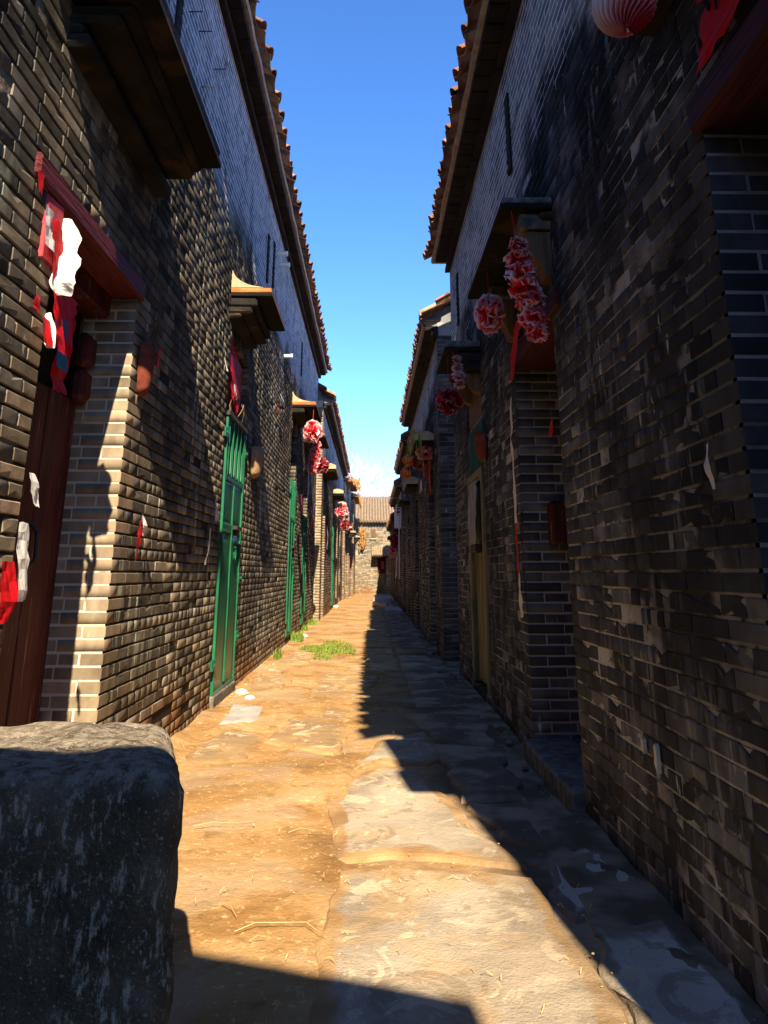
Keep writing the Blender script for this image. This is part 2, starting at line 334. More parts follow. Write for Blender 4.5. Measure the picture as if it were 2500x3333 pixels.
# ------------------------------------------------------------------ geometry helpers
class MB:
    def __init__(s): s.v = []; s.f = []; s.a = []
    def add(s, vs, fs, at=None):
        o = len(s.v); s.v += [tuple(p) for p in vs]; s.f += [tuple(i + o for i in f) for f in fs]
        s.a += list(at) if at is not None else [0.0] * len(vs)
    def box(s, x0, x1, y0, y1, z0, z1):
        vs = [(x, y, z) for z in (z0, z1) for y in (y0, y1) for x in (x0, x1)]
        s.add(vs, [(0, 2, 3, 1), (4, 5, 7, 6), (0, 1, 5, 4), (2, 6, 7, 3), (0, 4, 6, 2), (1, 3, 7, 5)])
    def rbox(s, x0, x1, y0, y1, z0, z1, c=0.01, j=0.0):
        """a box with chamfered edges, corners nudged by j"""
        cx, cy, cz = (x0 + x1) / 2, (y0 + y1) / 2, (z0 + z1) / 2
        hx, hy, hz = abs(x1 - x0) / 2, abs(y1 - y0) / 2, abs(z1 - z0) / 2
        c = min(c, hx * 0.9, hy * 0.9, hz * 0.9)
        vs = []; idx = {}
        for sx in (-1, 1):
            for sy in (-1, 1):
                for sz in (-1, 1):
                    jj = (rng.random(3) - 0.5) * 2 * j
                    for ax in range(3):
                        h = [hx - c, hy - c, hz - c]; h[ax] = (hx, hy, hz)[ax]
                        idx[sx, sy, sz, ax] = len(vs)
                        vs.append((cx + sx * h[0] + jj[0], cy + sy * h[1] + jj[1], cz + sz * h[2] + jj[2]))
        fs = []
        for ax in range(3):
            for sg in (-1, 1):
                q = []
                for a, b in ((-1, -1), (1, -1), (1, 1), (-1, 1)):
                    k = [0, 0, 0]; k[ax] = sg; k[(ax + 1) % 3] = a; k[(ax + 2) % 3] = b
                    q.append(idx[(*k, ax)])
                fs.append(tuple(q if sg > 0 else q[::-1]))
        for ax in range(3):
            b1, b2 = (ax + 1) % 3, (ax + 2) % 3
            for s1 in (-1, 1):
                for s2 in (-1, 1):
                    k0 = [0, 0, 0]; k0[b1] = s1; k0[b2] = s2; k1 = list(k0); k0[ax] = -1; k1[ax] = 1
                    q = [idx[(*k0, b1)], idx[(*k1, b1)], idx[(*k1, b2)], idx[(*k0, b2)]]
                    fs.append(tuple(q if s1 * s2 > 0 else q[::-1]))
        for sx in (-1, 1):
            for sy in (-1, 1):
                for sz in (-1, 1):
                    q = [idx[sx, sy, sz, 0], idx[sx, sy, sz, 1], idx[sx, sy, sz, 2]]
                    fs.append(tuple(q if sx * sy * sz > 0 else q[::-1]))
        s.add(vs, fs)
    def tube(s, pts, r, n=6, r2=None):
        pts = [Vector(p) for p in pts]; rings = []
        o = len(s.v); vs = []; fs = []
        for i, p in enumerate(pts):
            d = (pts[min(i + 1, len(pts) - 1)] - pts[max(i - 1, 0)]).normalized()
            a = Vector((0, 0, 1)) if abs(d.z) < 0.9 else Vector((1, 0, 0))
            u = d.cross(a).normalized(); v = d.cross(u)
            rr = r + ((r2 if r2 is not None else r) - r) * i / max(1, len(pts) - 1)
            for k in range(n):
                t = 2 * math.pi * k / n
                vs.append(p + (u * math.cos(t) + v * math.sin(t)) * rr)
        for i in range(len(pts) - 1):
            for k in range(n):
                fs.append((i * n + k, i * n + (k + 1) % n, (i + 1) * n + (k + 1) % n, (i + 1) * n + k))
        fs.append(tuple(range(n))[::-1]); fs.append(tuple(range((len(pts) - 1) * n, len(pts) * n)))
        s.add(vs, fs)
    def grid(s, P, at=None):
        """P: (a,b,3) array of points -> quads"""
        a, b = P.shape[:2]
        fs = [(i * b + j, i * b + j + 1, (i + 1) * b + j + 1, (i + 1) * b + j) for i in range(a - 1) for j in range(b - 1)]
        s.add(P.reshape(-1, 3), fs, None if at is None else np.asarray(at).reshape(-1))
    def prism(s, poly, z0, z1, axis='z'):
        """extrude a 2-D polygon; axis z: (x,y)->z, axis y: (x,z)->y, axis x: (y,z)->x"""
        n = len(poly)
        f = {'z': lambda p, h: (p[0], p[1], h), 'y': lambda p, h: (p[0], h, p[1]), 'x': lambda p, h: (h, p[0], p[1])}[axis]
        vs = [f(p, z0) for p in poly] + [f(p, z1) for p in poly]
        fs = [(i, (i + 1) % n, n + (i + 1) % n, n + i) for i in range(n)] + [tuple(range(n))[::-1], tuple(range(n, 2 * n))]
        s.add(vs, fs)
    def mesh(s, name, mat, smooth=False):
        me = bpy.data.meshes.new(name)
        me.from_pydata(s.v, [], s.f); me.materials.append(mat)
        if any(s.a):
            at = me.attributes.new('tip', 'FLOAT', 'POINT'); at.data.foreach_set('value', s.a)
        if smooth: me.polygons.foreach_set('use_smooth', [True] * len(me.polygons))
        me.update()
        return me
    def build(s, name, mat, parent=None, smooth=False, fix=True, solid=0.0):
        me = s.mesh(name, mat, smooth)
        if fix:
            import bmesh
            b = bmesh.new(); b.from_mesh(me); bmesh.ops.recalc_face_normals(b, faces=b.faces); b.to_mesh(me); b.free()
        o = link(name, me, parent)
        if solid:
            md = o.modifiers.new('solid', 'SOLIDIFY'); md.thickness = solid; md.offset = 0
        return o

def link(name, me, parent=None):
    o = bpy.data.objects.new(name, me); COL.objects.link(o)
    if parent is not None: adopt(o, parent)
    return o
def world_inv(p):
    m = Matrix.Translation(p.location)
    if p.parent: m = world_mat(p) 
    return m.inverted()
def world_mat(p):
    if p.parent is None: return Matrix.Translation(p.location) @ p.rotation_euler.to_matrix().to_4x4() @ Matrix.Diagonal((*p.scale, 1))
    return world_mat(p.parent) @ p.matrix_parent_inverse @ (Matrix.Translation(p.location) @ p.rotation_euler.to_matrix().to_4x4() @ Matrix.Diagonal((*p.scale, 1)))
def adopt(o, p):
    o.parent = p; o.matrix_parent_inverse = world_mat(p).inverted()
def tag(o, label, cat, group=None):
    o['label'] = label; o['category'] = cat
    if group: o['group'] = group
    return o
def thing(name, label, cat, loc, group=None):
    o = bpy.data.objects.new(name, None); COL.objects.link(o); o.location = loc
    o.empty_display_size = 0.2
    return tag(o, label, cat, group)
def structure(o): o['kind'] = 'structure'; return o
def stuff(o): o['kind'] = 'stuff'; return o

def vnoise(x, y, sc, seed=0):
    """value noise on arrays"""
    x = np.asarray(x) * sc; y = np.asarray(y) * sc
    xi = np.floor(x).astype(int); yi = np.floor(y).astype(int)
    fx = x - xi; fy = y - yi; fx = fx * fx * (3 - 2 * fx); fy = fy * fy * (3 - 2 * fy)
    def h(a, b):
        v = np.sin(a * 127.1 + b * 311.7 + seed * 74.7) * 43758.5453
        return v - np.floor(v)
    return (h(xi, yi) * (1 - fx) + h(xi + 1, yi) * fx) * (1 - fy) + (h(xi, yi + 1) * (1 - fx) + h(xi + 1, yi + 1) * fx) * fy

# camera frame in numpy, to find which bricks show large
_th, _ps = R(PITCH), R(YAW)
_fw = np.array([-math.sin(_ps) * math.cos(_th), math.cos(_ps) * math.cos(_th), math.sin(_th)])
_rt = np.array([math.cos(_ps), math.sin(_ps), 0.0]); _up = np.cross(_rt, _fw)
def pix(p):
    d = np.asarray(p, float) - np.array([0, 0, CAM_H])
    f = d @ _fw; f = np.where(f < 0.05, 0.05, f)
    return np.stack([(829.5 + 1600 * (d @ _rt) / f), (772 - 1600 * (d @ _up) / f)], -1) * 1.507

# ------------------------------------------------------------------ bricks
ROW = 0.065
DIM = {'S': (0.245, 0.055), 'H': (0.114, 0.055), 'QH': (0.114, 0.235), 'QS': (0.235, 0.113)}
STYLE = {'rough': (0.0055, 0.0019), 'fine': (0.0025, 0.0012), 'worn': (0.0035, 0.0017), 'flush': (0.0007, 0.0004)}
NV = 14
VAR = {}
def brick_verts(wid, dep, c, j):
    h = 0.0575
    n_l = 3 if wid > 0.15 else 2
    ys = np.linspace(-wid / 2, wid / 2, n_l + 1)
    per = [(y, -h / 2) for y in ys] + [(y, h / 2) for y in ys[::-1]]
    per = np.array(per); n = len(per)
    jit = (rng.random((n, 2)) - 0.5) * 2 * j
    rim = per + jit * 0.6
    ins = per.copy(); ins[:, 0] -= np.sign(per[:, 0]) * c * (np.abs(per[:, 0]) > wid / 2 - 1e-6); ins[:, 1] -= np.sign(per[:, 1]) * c
    ins += (rng.random((n, 2)) - 0.5) * 1.6 * j
    fx = (rng.random(n) - 0.6) * j * 0.5
    cut = np.zeros(n)
    if c > 0.003 and rng.random() < (0.5 if c > 0.005 else 0.7):
        for q in rng.choice(n, 1 if c > 0.005 else 2, replace=False):
            f = (0.2 + 0.8 * rng.random()) * (0.55 if c > 0.005 else 0.9); cut[q] = -0.011 * f
            ins[q] *= np.array([1 - 0.05 * f, 1 - 0.35 * f])
            rim[q, 1] *= 1 - 0.16 * f
    fx = fx + cut
    back = np.c_[np.full(n, -dep), per]
    rimv = np.c_[np.full(n, -c * (0.9 + 0.5 * rng.random())), rim]
    front = np.c_[fx, ins]
    ctr = np.array([[j * 0.25 * rng.random(), 0, 0]])
    V = np.vstack([back, rimv, front, ctr])
    F = []
    for a in (0, 1):
        for i in range(n): F.append((a * n + i, a * n + (i + 1) % n, (a + 1) * n + (i + 1) % n, (a + 1) * n + i))
    for i in range(n): F.append((2 * n + i, 2 * n + (i + 1) % n, 3 * n))
    return V, F
def simple_verts(wid, dep, c, j):
    h = 0.0575
    per = np.array([(-wid / 2, -h / 2), (wid / 2, -h / 2), (wid / 2, h / 2), (-wid / 2, h / 2)])
    rim = per + (rng.random((4, 2)) - 0.5) * j
    ins = per - np.sign(per) * c + (rng.random((4, 2)) - 0.5) * 1.5 * j
    V = np.vstack([np.c_[np.full(4, -dep), per], np.c_[np.full(4, -c), rim], np.c_[(rng.random(4) - 0.5) * j, ins]])
    return V
SF = np.array([(a * 4 + i, a * 4 + (i + 1) % 4, (a + 1) * 4 + (i + 1) % 4, (a + 1) * 4 + i) for a in (0, 1) for i in range(4)] + [(8, 9, 10, 11)])
for k, (wd, dp) in DIM.items():
    for st, (c, j) in STYLE.items():
        VAR[k, st] = [brick_verts(wd, dp, c, j) for _ in range(NV)]
        VAR[k, st, 's'] = np.stack([simple_verts(wd, dp, c, j) for _ in range(24)])
BM = {}
def brick_mesh(k, st, i, mat):
    key = (k, st, i, mat)
    if key not in BM:
        V, F = VAR[k, st][i]
        me = bpy.data.meshes.new('brick'); me.from_pydata(V.tolist(), [], F); me.materials.append(M[mat]); me.update()
        BM[key] = me
    return BM[key]
ANG = {'+x': 0.0, '-x': math.pi, '-y': -math.pi / 2}

class Wall:
    """collects the bricks of one house"""
    def __init__(s): s.rec = []          # kind, style, x,y,z, face, wscale, mat
    def lay(s, face, plane, u0, u1, z0, z1, ops=(), mat='brickL', jmat=None, jd=0.3, zup=9.0, style='rough', q0=False, q1=False, hdr=6, ph=0, jfine=True):
        jmat = jmat or mat
        sg = {'+x': 1, '-x': -1, '-y': -1}[face]
        k0, k1 = int(math.ceil(z0 / ROW - 0.01)), int((z1 - 0.02) / ROW)
        for k in range(k0, k1 + 1):
            z = (k + 0.5) * ROW
            segs = [(u0, u1, q0, q1)]
            for (a, b, c, d) in ops:
                if c < z < d:
                    new = []
                    for (p, q, l, r) in segs:
                        if b <= p or a >= q: new.append((p, q, l, r)); continue
                        if a > p + 0.03: new.append((p, a, l, True))
                        if b < q - 0.03: new.append((b, q, True, r))
                    segs = new
            up = z > zup + 0.25 * math.sin(u0 + k)
            st = 'flush' if up else style
            pl = plane - sg * (0.0117 if up else (0.0075 if style == 'worn' else 0.0055))
            for (p, q, l, r) in segs:
                if l and face != '-y':
                    qq = 'QH' if k % 2 else 'QS'; wd, dp = DIM[qq]
                    s.put(qq, 'fine' if jfine else style, pl, p + wd / 2 + 0.002, z, face, 1.0, jmat)
                    if jd > dp + 0.04:                       # second brick of the jamb, facing -y
                        rem = jd - dp - 0.013
                        if rem > 0.16 and k % 4 in (1, 2):
                            for t, wv in ((rem * 0.3, rem * 0.56), (rem * 0.8, rem * 0.36)):
                                s.rec.append(('S', 'fine', plane - sg * (dp + 0.013 + t), p + 0.003, z, '-y', wv / 0.245, jmat))
                        else:
                            s.rec.append(('S', 'fine', plane - sg * (dp + 0.013 + rem / 2), p + 0.003, z, '-y', rem / 0.245, jmat))
                    p = p + wd + 0.008
                if r and face != '-y':
                    qq = 'QH' if k % 2 else 'QS'; wd, dp = DIM[qq]
                    s.put(qq, st, pl, q - wd / 2 - 0.002, z, face, 1.0, jmat if jmat != mat else mat)
                    q = q - wd - 0.008
                if k % hdr == ph % hdr: kind, wd = 'H', 0.114
                else: kind, wd = 'S', 0.245
                u = p - (0.0 if l else ((k % 2) * 0.5 * wd + 0.03 * random.random()))
                first = True
                while u < q - 0.012:
                    wv = wd * (1 + 0.16 * (random.random() - 0.5))
                    if random.random() < 0.06: wv *= 0.62
                    if first and l and k % 2: wv = wd * 0.62
                    first = False
                    e = u + wv
                    a, b = max(u, p), min(e, q)
                    if q - b < 0.045: b = q; 
                    if b - a > 0.03:
                        s.put(kind if (b - a) > 0.06 or kind == 'H' else 'H', st, pl + sg * (random.random() - 0.5) * (0.0003 if up else (0.002 if style == 'worn' else 0.0022)) - sg * (0.0 if up else 0.011 * (random.random() < 0.035)), (a + b) / 2, z + (random.random() - 0.5) * (0.002 if up else 0.003), face, None, mat, wid=b - a)
                    u = max(e, b) + 0.008
        return s
    def put(s, kind, st, plane, u, z, face, ws, mat, wid=None):
        if wid is not None:
            if kind == 'S' and wid < 0.15: kind = 'H'
            ws = wid / DIM[kind][0]
        x, y = (u, plane) if face == '-y' else (plane, u)
        s.rec.append((kind, st, x, y, z, face, ws, mat))
    def finish(s, parent, nmax=300, minpx=10.0):
        rec = s.rec; n = len(rec)
        if not n: return
        P = np.array([(r[2], r[3], r[4]) for r in rec])
        wid = np.array([DIM[r[0]][0] * r[6] for r in rec])
        isx = np.array([r[5] == '-y' for r in rec])
        du = np.where(isx[:, None], np.array([[1.0, 0, 0]]), np.array([[0, 1.0, 0]])) * wid[:, None] / 2
        a, b = pix(P - du), pix(P + du)
        t = pix(P + np.array([0, 0, 0.03])); t2 = pix(P - np.array([0, 0, 0.03]))
        wpx = np.abs(b[:, 0] - a[:, 0]); hpx = np.abs(t[:, 1] - t2[:, 1])
        c = pix(P); ok = (c[:, 0] > 0) & (c[:, 0] < 2500) & (c[:, 1] > 0) & (c[:, 1] < 3333) & (P[:, 1] > 0.6) & (np.minimum(wpx, hpx) > minpx)
        for (vx0, vx1, vy0, vy1) in HIDE: ok &= ~((c[:, 0] > vx0) & (c[:, 0] < vx1) & (c[:, 1] > vy0) & (c[:, 1] < vy1) & (P[:, 0] < 0))
        area = wpx * hpx * ok
        order = np.argsort(-area)[:nmax]
        chosen = {int(i) for i in order if area[i] > 0}
        for i in chosen:
            k, st, x, y, z, face, ws, mt = rec[i]
            o = bpy.data.objects.new('brick', brick_mesh(k, st, random.randrange(NV), mt))
            COL.objects.link(o)
            o.location = (x, y, z); o.rotation_euler = (0, 0, ANG[face]); o.scale = (1, ws, (0.93 if mt.startswith('jamb') or st == 'flush' else 1.0) + 0.04 * (random.random() - 0.7))
            o.parent = parent; o.matrix_parent_inverse = Matrix.Translation(-parent.location)
        for mt in sorted({r[7] for r in rec}):
            ids = [i for i in range(n) if i not in chosen and rec[i][7] == mt]
            if not ids: continue
            V = np.empty((len(ids), 12, 3))
            for q, i in enumerate(ids):
                k, st, x, y, z, face, ws, _ = rec[i]
                v = VAR[k, st, 's'][random.randrange(24)]
                vy = v[:, 1] * ws
                if face == '+x': V[q, :, 0] = v[:, 0] + x; V[q, :, 1] = vy + y
                elif face == '-x': V[q, :, 0] = -v[:, 0] + x; V[q, :, 1] = -vy + y
                else: V[q, :, 0] = vy + x; V[q, :, 1] = -v[:, 0] + y
                V[q, :, 2] = v[:, 2] * (0.94 if mt.startswith('jamb') or st == 'flush' else 1.0) + z
            F = (SF[None] + (np.arange(len(ids)) * 12)[:, None, None]).reshape(-1, 4)
            me = bpy.data.meshes.new('bricks')
            me.vertices.add(len(ids) * 12); me.vertices.foreach_set('co', V.reshape(-1))
            me.loops.add(F.size); me.loops.foreach_set('vertex_index', F.reshape(-1))
            me.polygons.add(len(F)); me.polygons.foreach_set('loop_start', np.arange(len(F)) * 4)
            me.materials.append(M[mt]); me.update(calc_edges=True)
            stuff(link('bricks', me, parent))
HIDE = [(0, 590, 2330, 3333)]     # behind the stone block

def shell(parent, side, X, y0, y1, z1, ops, mat, depth=0.32, back=4.0, name='wall'):
    """mortar core of a wall along y: the front leaf with its openings, and the dark body behind it"""
    m = MB()
    f = X - side * 0.012; b = X - side * depth
    ed = sorted({y0, y1, *[o[0] for o in ops], *[o[1] for o in ops]})
    for a, c in zip(ed[:-1], ed[1:]):
        mid = (a + c) / 2
        holes = sorted([(o[2], o[3]) for o in ops if o[0] < mid < o[1]])
        ins = 0.006
        a2 = a - ins * 0 + (ins if any(abs(o[1] - a) < 1e-6 for o in ops) else 0); c2 = c - (ins if any(abs(o[0] - c) < 1e-6 for o in ops) else 0)
        if holes: a2, c2 = a - ins, c + ins
        z = -0.3
        for h0, h1 in holes:
            if h0 > z + 0.01: m.box(min(f, b), max(f, b), a2, c2, z, h0)
            z = h1
        m.box(min(f, b), max(f, b), a2, c2, z, z1)
    m.build(name, M[mat], parent)
    m = MB(); bb = X - side * back; b2 = X - side * (depth + 0.03)
    m.box(min(b2, bb), max(b2, bb), y0 + 0.02, y1 - 0.02, -0.3, z1)
    m.build('inner_wall', M['core'], parent)

# ------------------------------------------------------------------ roof edge
def arc_tile(hw, sag, L, th, up, n=6):
    """one curved tile: u up-slope (x), v along the eave (y), w normal (z)"""
    m = MB(); top = []; bot = []
    for i in (0, 1):
        for k in range(n + 1):
            v = -hw + 2 * hw * k / n
            wv = sag * (1 - (v / hw) ** 2) * (1 if up else -1)
            top.append((i * L, v, wv + th / 2)); bot.append((i * L, v, wv - th / 2))
    N = n + 1
    vs = top + bot; B = 2 * N; fs = []
    for k in range(n):
        fs.append((k, k + 1, N + k + 1, N + k)); fs.append((B + k, B + N + k, B + N + k + 1, B + k + 1))
        fs.append((k, B + k, B + k + 1, k + 1)); fs.append((N + k, N + k + 1, B + N + k + 1, B + N + k))
    fs.append((0, N, B + N, B)); fs.append((n, B + n, B + N + n, N + n))
    m.add(vs, fs)
    return m
def roof(parent, side, lipx, lipz, y0, y1, pitch, slope=27, run=3.4, mat='tile', single=True, wallx=None, stripx=None, joinfar=None):
    """eave tiles one by one, the slope behind them as one corrugated piece"""
    s = R(slope)
    P = arc_tile(pitch * 0.5, 0.055, 0.34, 0.014, False).mesh('roof_tile', M[mat], smooth=False)
    C = arc_tile(pitch * 0.27, 0.06, 0.32, 0.014, True).mesh('roof_tile', M[mat], smooth=False)
    n = int((y1 - y0) / pitch)
    rot = (0, -s if side < 0 else -s, 0)
    jo = MB()
    pv = [tuple(v.co) for v in P.vertices]; pf = [tuple(p.vertices) for p in P.polygons]
    cv = [tuple(v.co) for v in C.vertices]; cf = [tuple(p.vertices) for p in C.polygons]
    for i in range(n + 1):
        for kind in (0, 1):
            yy = y0 + pitch * (i + 0.5 * kind)
            dx = (random.random() - 0.5) * 0.03 - (0.02 if kind else 0.0) - (0.05 * (random.random() < 0.12))
            dz = (random.random() - 0.5) * 0.016 + (0.02 if kind else 0)
            Rm = Matrix.Translation((lipx - side * dx * -1, yy + (random.random() - 0.5) * 0.02, lipz + dz)) @ Matrix.Rotation(math.pi if side > 0 else 0.0, 4, 'Z') @ Matrix.Rotation(-s, 4, 'Y') @ Matrix.Rotation((random.random() - 0.5) * 0.08, 4, 'Z')
            far = (not single) or yy > (joinfar or 99)
            if far:
                vs, fs = (pv, pf) if kind == 0 else (cv, cf)
                jo.add([Rm @ Vector(v) for v in vs], fs)
            else:
                o = bpy.data.objects.new('roof_tile', P if kind == 0 else C); COL.objects.link(o)
                o.parent = parent; o.matrix_parent_inverse = Matrix.Translation(-parent.location)
                o.matrix_basis = Rm
    if jo.v: stuff(jo.build('roof_tiles', M[mat], parent, fix=False))
    # the slope behind
    ys = np.arange(y0 - pitch / 2, y1 + pitch * 0.25, pitch / 8.0)
    us = np.linspace(0.28, run, 12)
    U, Y = np.meshgrid(us, ys, indexing='ij')
    Wv = 0.03 + 0.045 * np.cos((Y - y0 - pitch / 2) / pitch * 2 * math.pi) + (0.014 * (np.arange(12) % 2))[:, None]
    X = lipx - side * (U * math.cos(s) - Wv * math.sin(s)) ; Z = lipz + U * math.sin(s) + Wv * math.cos(s)
    m = MB(); m.grid(np.stack([X, Y, Z], -1))
    o = m.build('roof', M[mat], parent, solid=0.03)
def cornice(parent, side, X, y0, y1, zc, wA, wB, ztop, brickw=0.2, ends=None):
    """two corbelled courses and the pale mortar strip the tiles lie on; the outer course brick by brick"""
    def bx(m, x0, x1, *r): m.rbox(min(x0, x1), max(x0, x1), *r, 0.006, 0.003)
    m = MB(); y = y0; first = None
    while y < y1 - 0.05:
        e = min(y + 1.15 + random.random() * 0.3, y1)
        bx(m, X - side * 0.02, X + side * wA, y, e - 0.006, zc, zc + 0.065)
        y = e
    m.build('moulding', M['cornice'], parent)
    me = MB(); bx(me, -0.02 * side, wB * side, 0.003, brickw - 0.003, 0, 0.06)
    mesh = me.mesh('cornice_brick', M['cornice'])
    n = int((y1 - y0) / brickw)
    jo = MB()
    for i in range(n):
        yy = y0 + i * brickw
        if i < 150 and yy > 0.5 and yy < 14:
            o = bpy.data.objects.new('cornice_brick', mesh); COL.objects.link(o)
            o.parent = parent; o.matrix_parent_inverse = Matrix.Translation(-parent.location)
            o.location = (X, yy, zc + 0.069 + (random.random() - 0.5) * 0.006)
        else:
            jo.add([(X + v.co.x, yy + v.co.y, zc + 0.069 + v.co.z) for v in mesh.vertices], [tuple(p.vertices) for p in mesh.polygons])
    if jo.v: stuff(jo.build('cornice_bricks', M['cornice'], parent, fix=False))
    # mortar strip with a wavering face
    ys = np.linspace(y0, y1, int((y1 - y0) / 0.12) + 2)
    pr = wB + 0.03 + 0.012 * (vnoise(ys, ys * 0, 3.0, 3) - 0.5)
    prof = []
    for yv, p in zip(ys, pr):
        prof.append([(X - side * 0.02, yv, zc + 0.132), (X + side * p, yv, zc + 0.132), (X + side * (p + 0.012), yv, zc + 0.165), (X + side * (p - 0.01), yv, ztop), (X - side * 0.02, yv, ztop)])
    m = MB(); m.grid(np.array(prof)); m.build('mortar_strip', M['strip'], parent)

# ------------------------------------------------------------------ doors, gates, canopies
def canopy(parent, side, X, y0, y1, zs, prot, th=0.07, top='terra', steps=((0.10, 0.06), (0.06, 0.05)), wedge=True, label=None, stepmat='soot_mould', y0s=None):
    m = MB()
    xo = X + side * prot
    m.rbox(min(X - side * 0.05, xo), max(X - side * 0.05, xo), y0, y1, zs, zs + th * 0.35, 0.006, 0.004)
    c = m.build('canopy', M['soffit'], parent)
    if label: c['label'] = label
    m = MB(); m.rbox(min(X - side * 0.05, xo - side * 0.012), max(X - side * 0.05, xo - side * 0.012), y0 + 0.008, y1 - 0.008, zs + th * 0.35 + 0.001, zs + th, 0.012, 0.006)
    m.build('slab', M[top], c)
    z = zs
    for (pr, hh) in steps:
        m = MB(); x1 = X + side * pr
        m.rbox(min(X - side * 0.03, x1), max(X - side * 0.03, x1), (y0s or y0) + 0.02, y1 - 0.02, z - hh, z - 0.001, 0.018, 0.004)
        m.build('moulding', M[stepmat], c); z -= hh
    if wedge:
        n = 9; poly = [(X - side * 0.02, zs + th), (X + side * prot * 0.8, zs + th)]
        for i in range(n + 1):
            t = i / n
            poly.append((X + side * (prot * 0.62 * (1 - t) ** 1.6), zs + th + 0.012 + 0.16 * t ** 1.5))
        poly.append((X - side * 0.02, zs + th + 0.17))
        m = MB(); m.prism(poly, y0 + 0.012, y1 - 0.012, 'y'); m.build('mortar_fillet', M['limestone'], c)
    return c
def plank_door(parent, side, X, y0, y1, z0, z1, mat='redwood', n=4, ragged=0.0, frame=True, name='door'):
    m = MB()
    t = 0.035
    if frame:
        for a, b in ((y0, y0 + 0.07), (y1 - 0.07, y1)): m.rbox(min(X - side * 0.05, X + side * 0.03), max(X - side * 0.05, X + side * 0.03), a, b, z0, z1 + 0.06, 0.008)
        m.rbox(min(X - side * 0.05, X + side * 0.03), max(X - side * 0.05, X + side * 0.03), y0 + 0.072, y1 - 0.072, z1, z1 + 0.06, 0.008)
    else: m.rbox(min(X - side * 0.05, X), max(X - side * 0.05, X), y0, y1, z0, z0 + 0.05, 0.008)
    d = m.build(name, M[mat], parent)
    ya, yb = (y0 + 0.075, y1 - 0.075) if frame else (y0, y1)
    wv = (yb - ya) / n
    for i in range(n):
        m = MB()
        m.rbox(min(X - side * 0.02, X - side * (0.02 + t)), max(X - side * 0.02, X - side * (0.02 + t)), ya + i * wv + 0.003, ya + (i + 1) * wv - 0.003, z0 + 0.02 + 0.01 * random.random(), z1 - ragged * random.random() - 0.004, 0.006, 0.003)
        m.build('plank', M[mat], d)
    return d
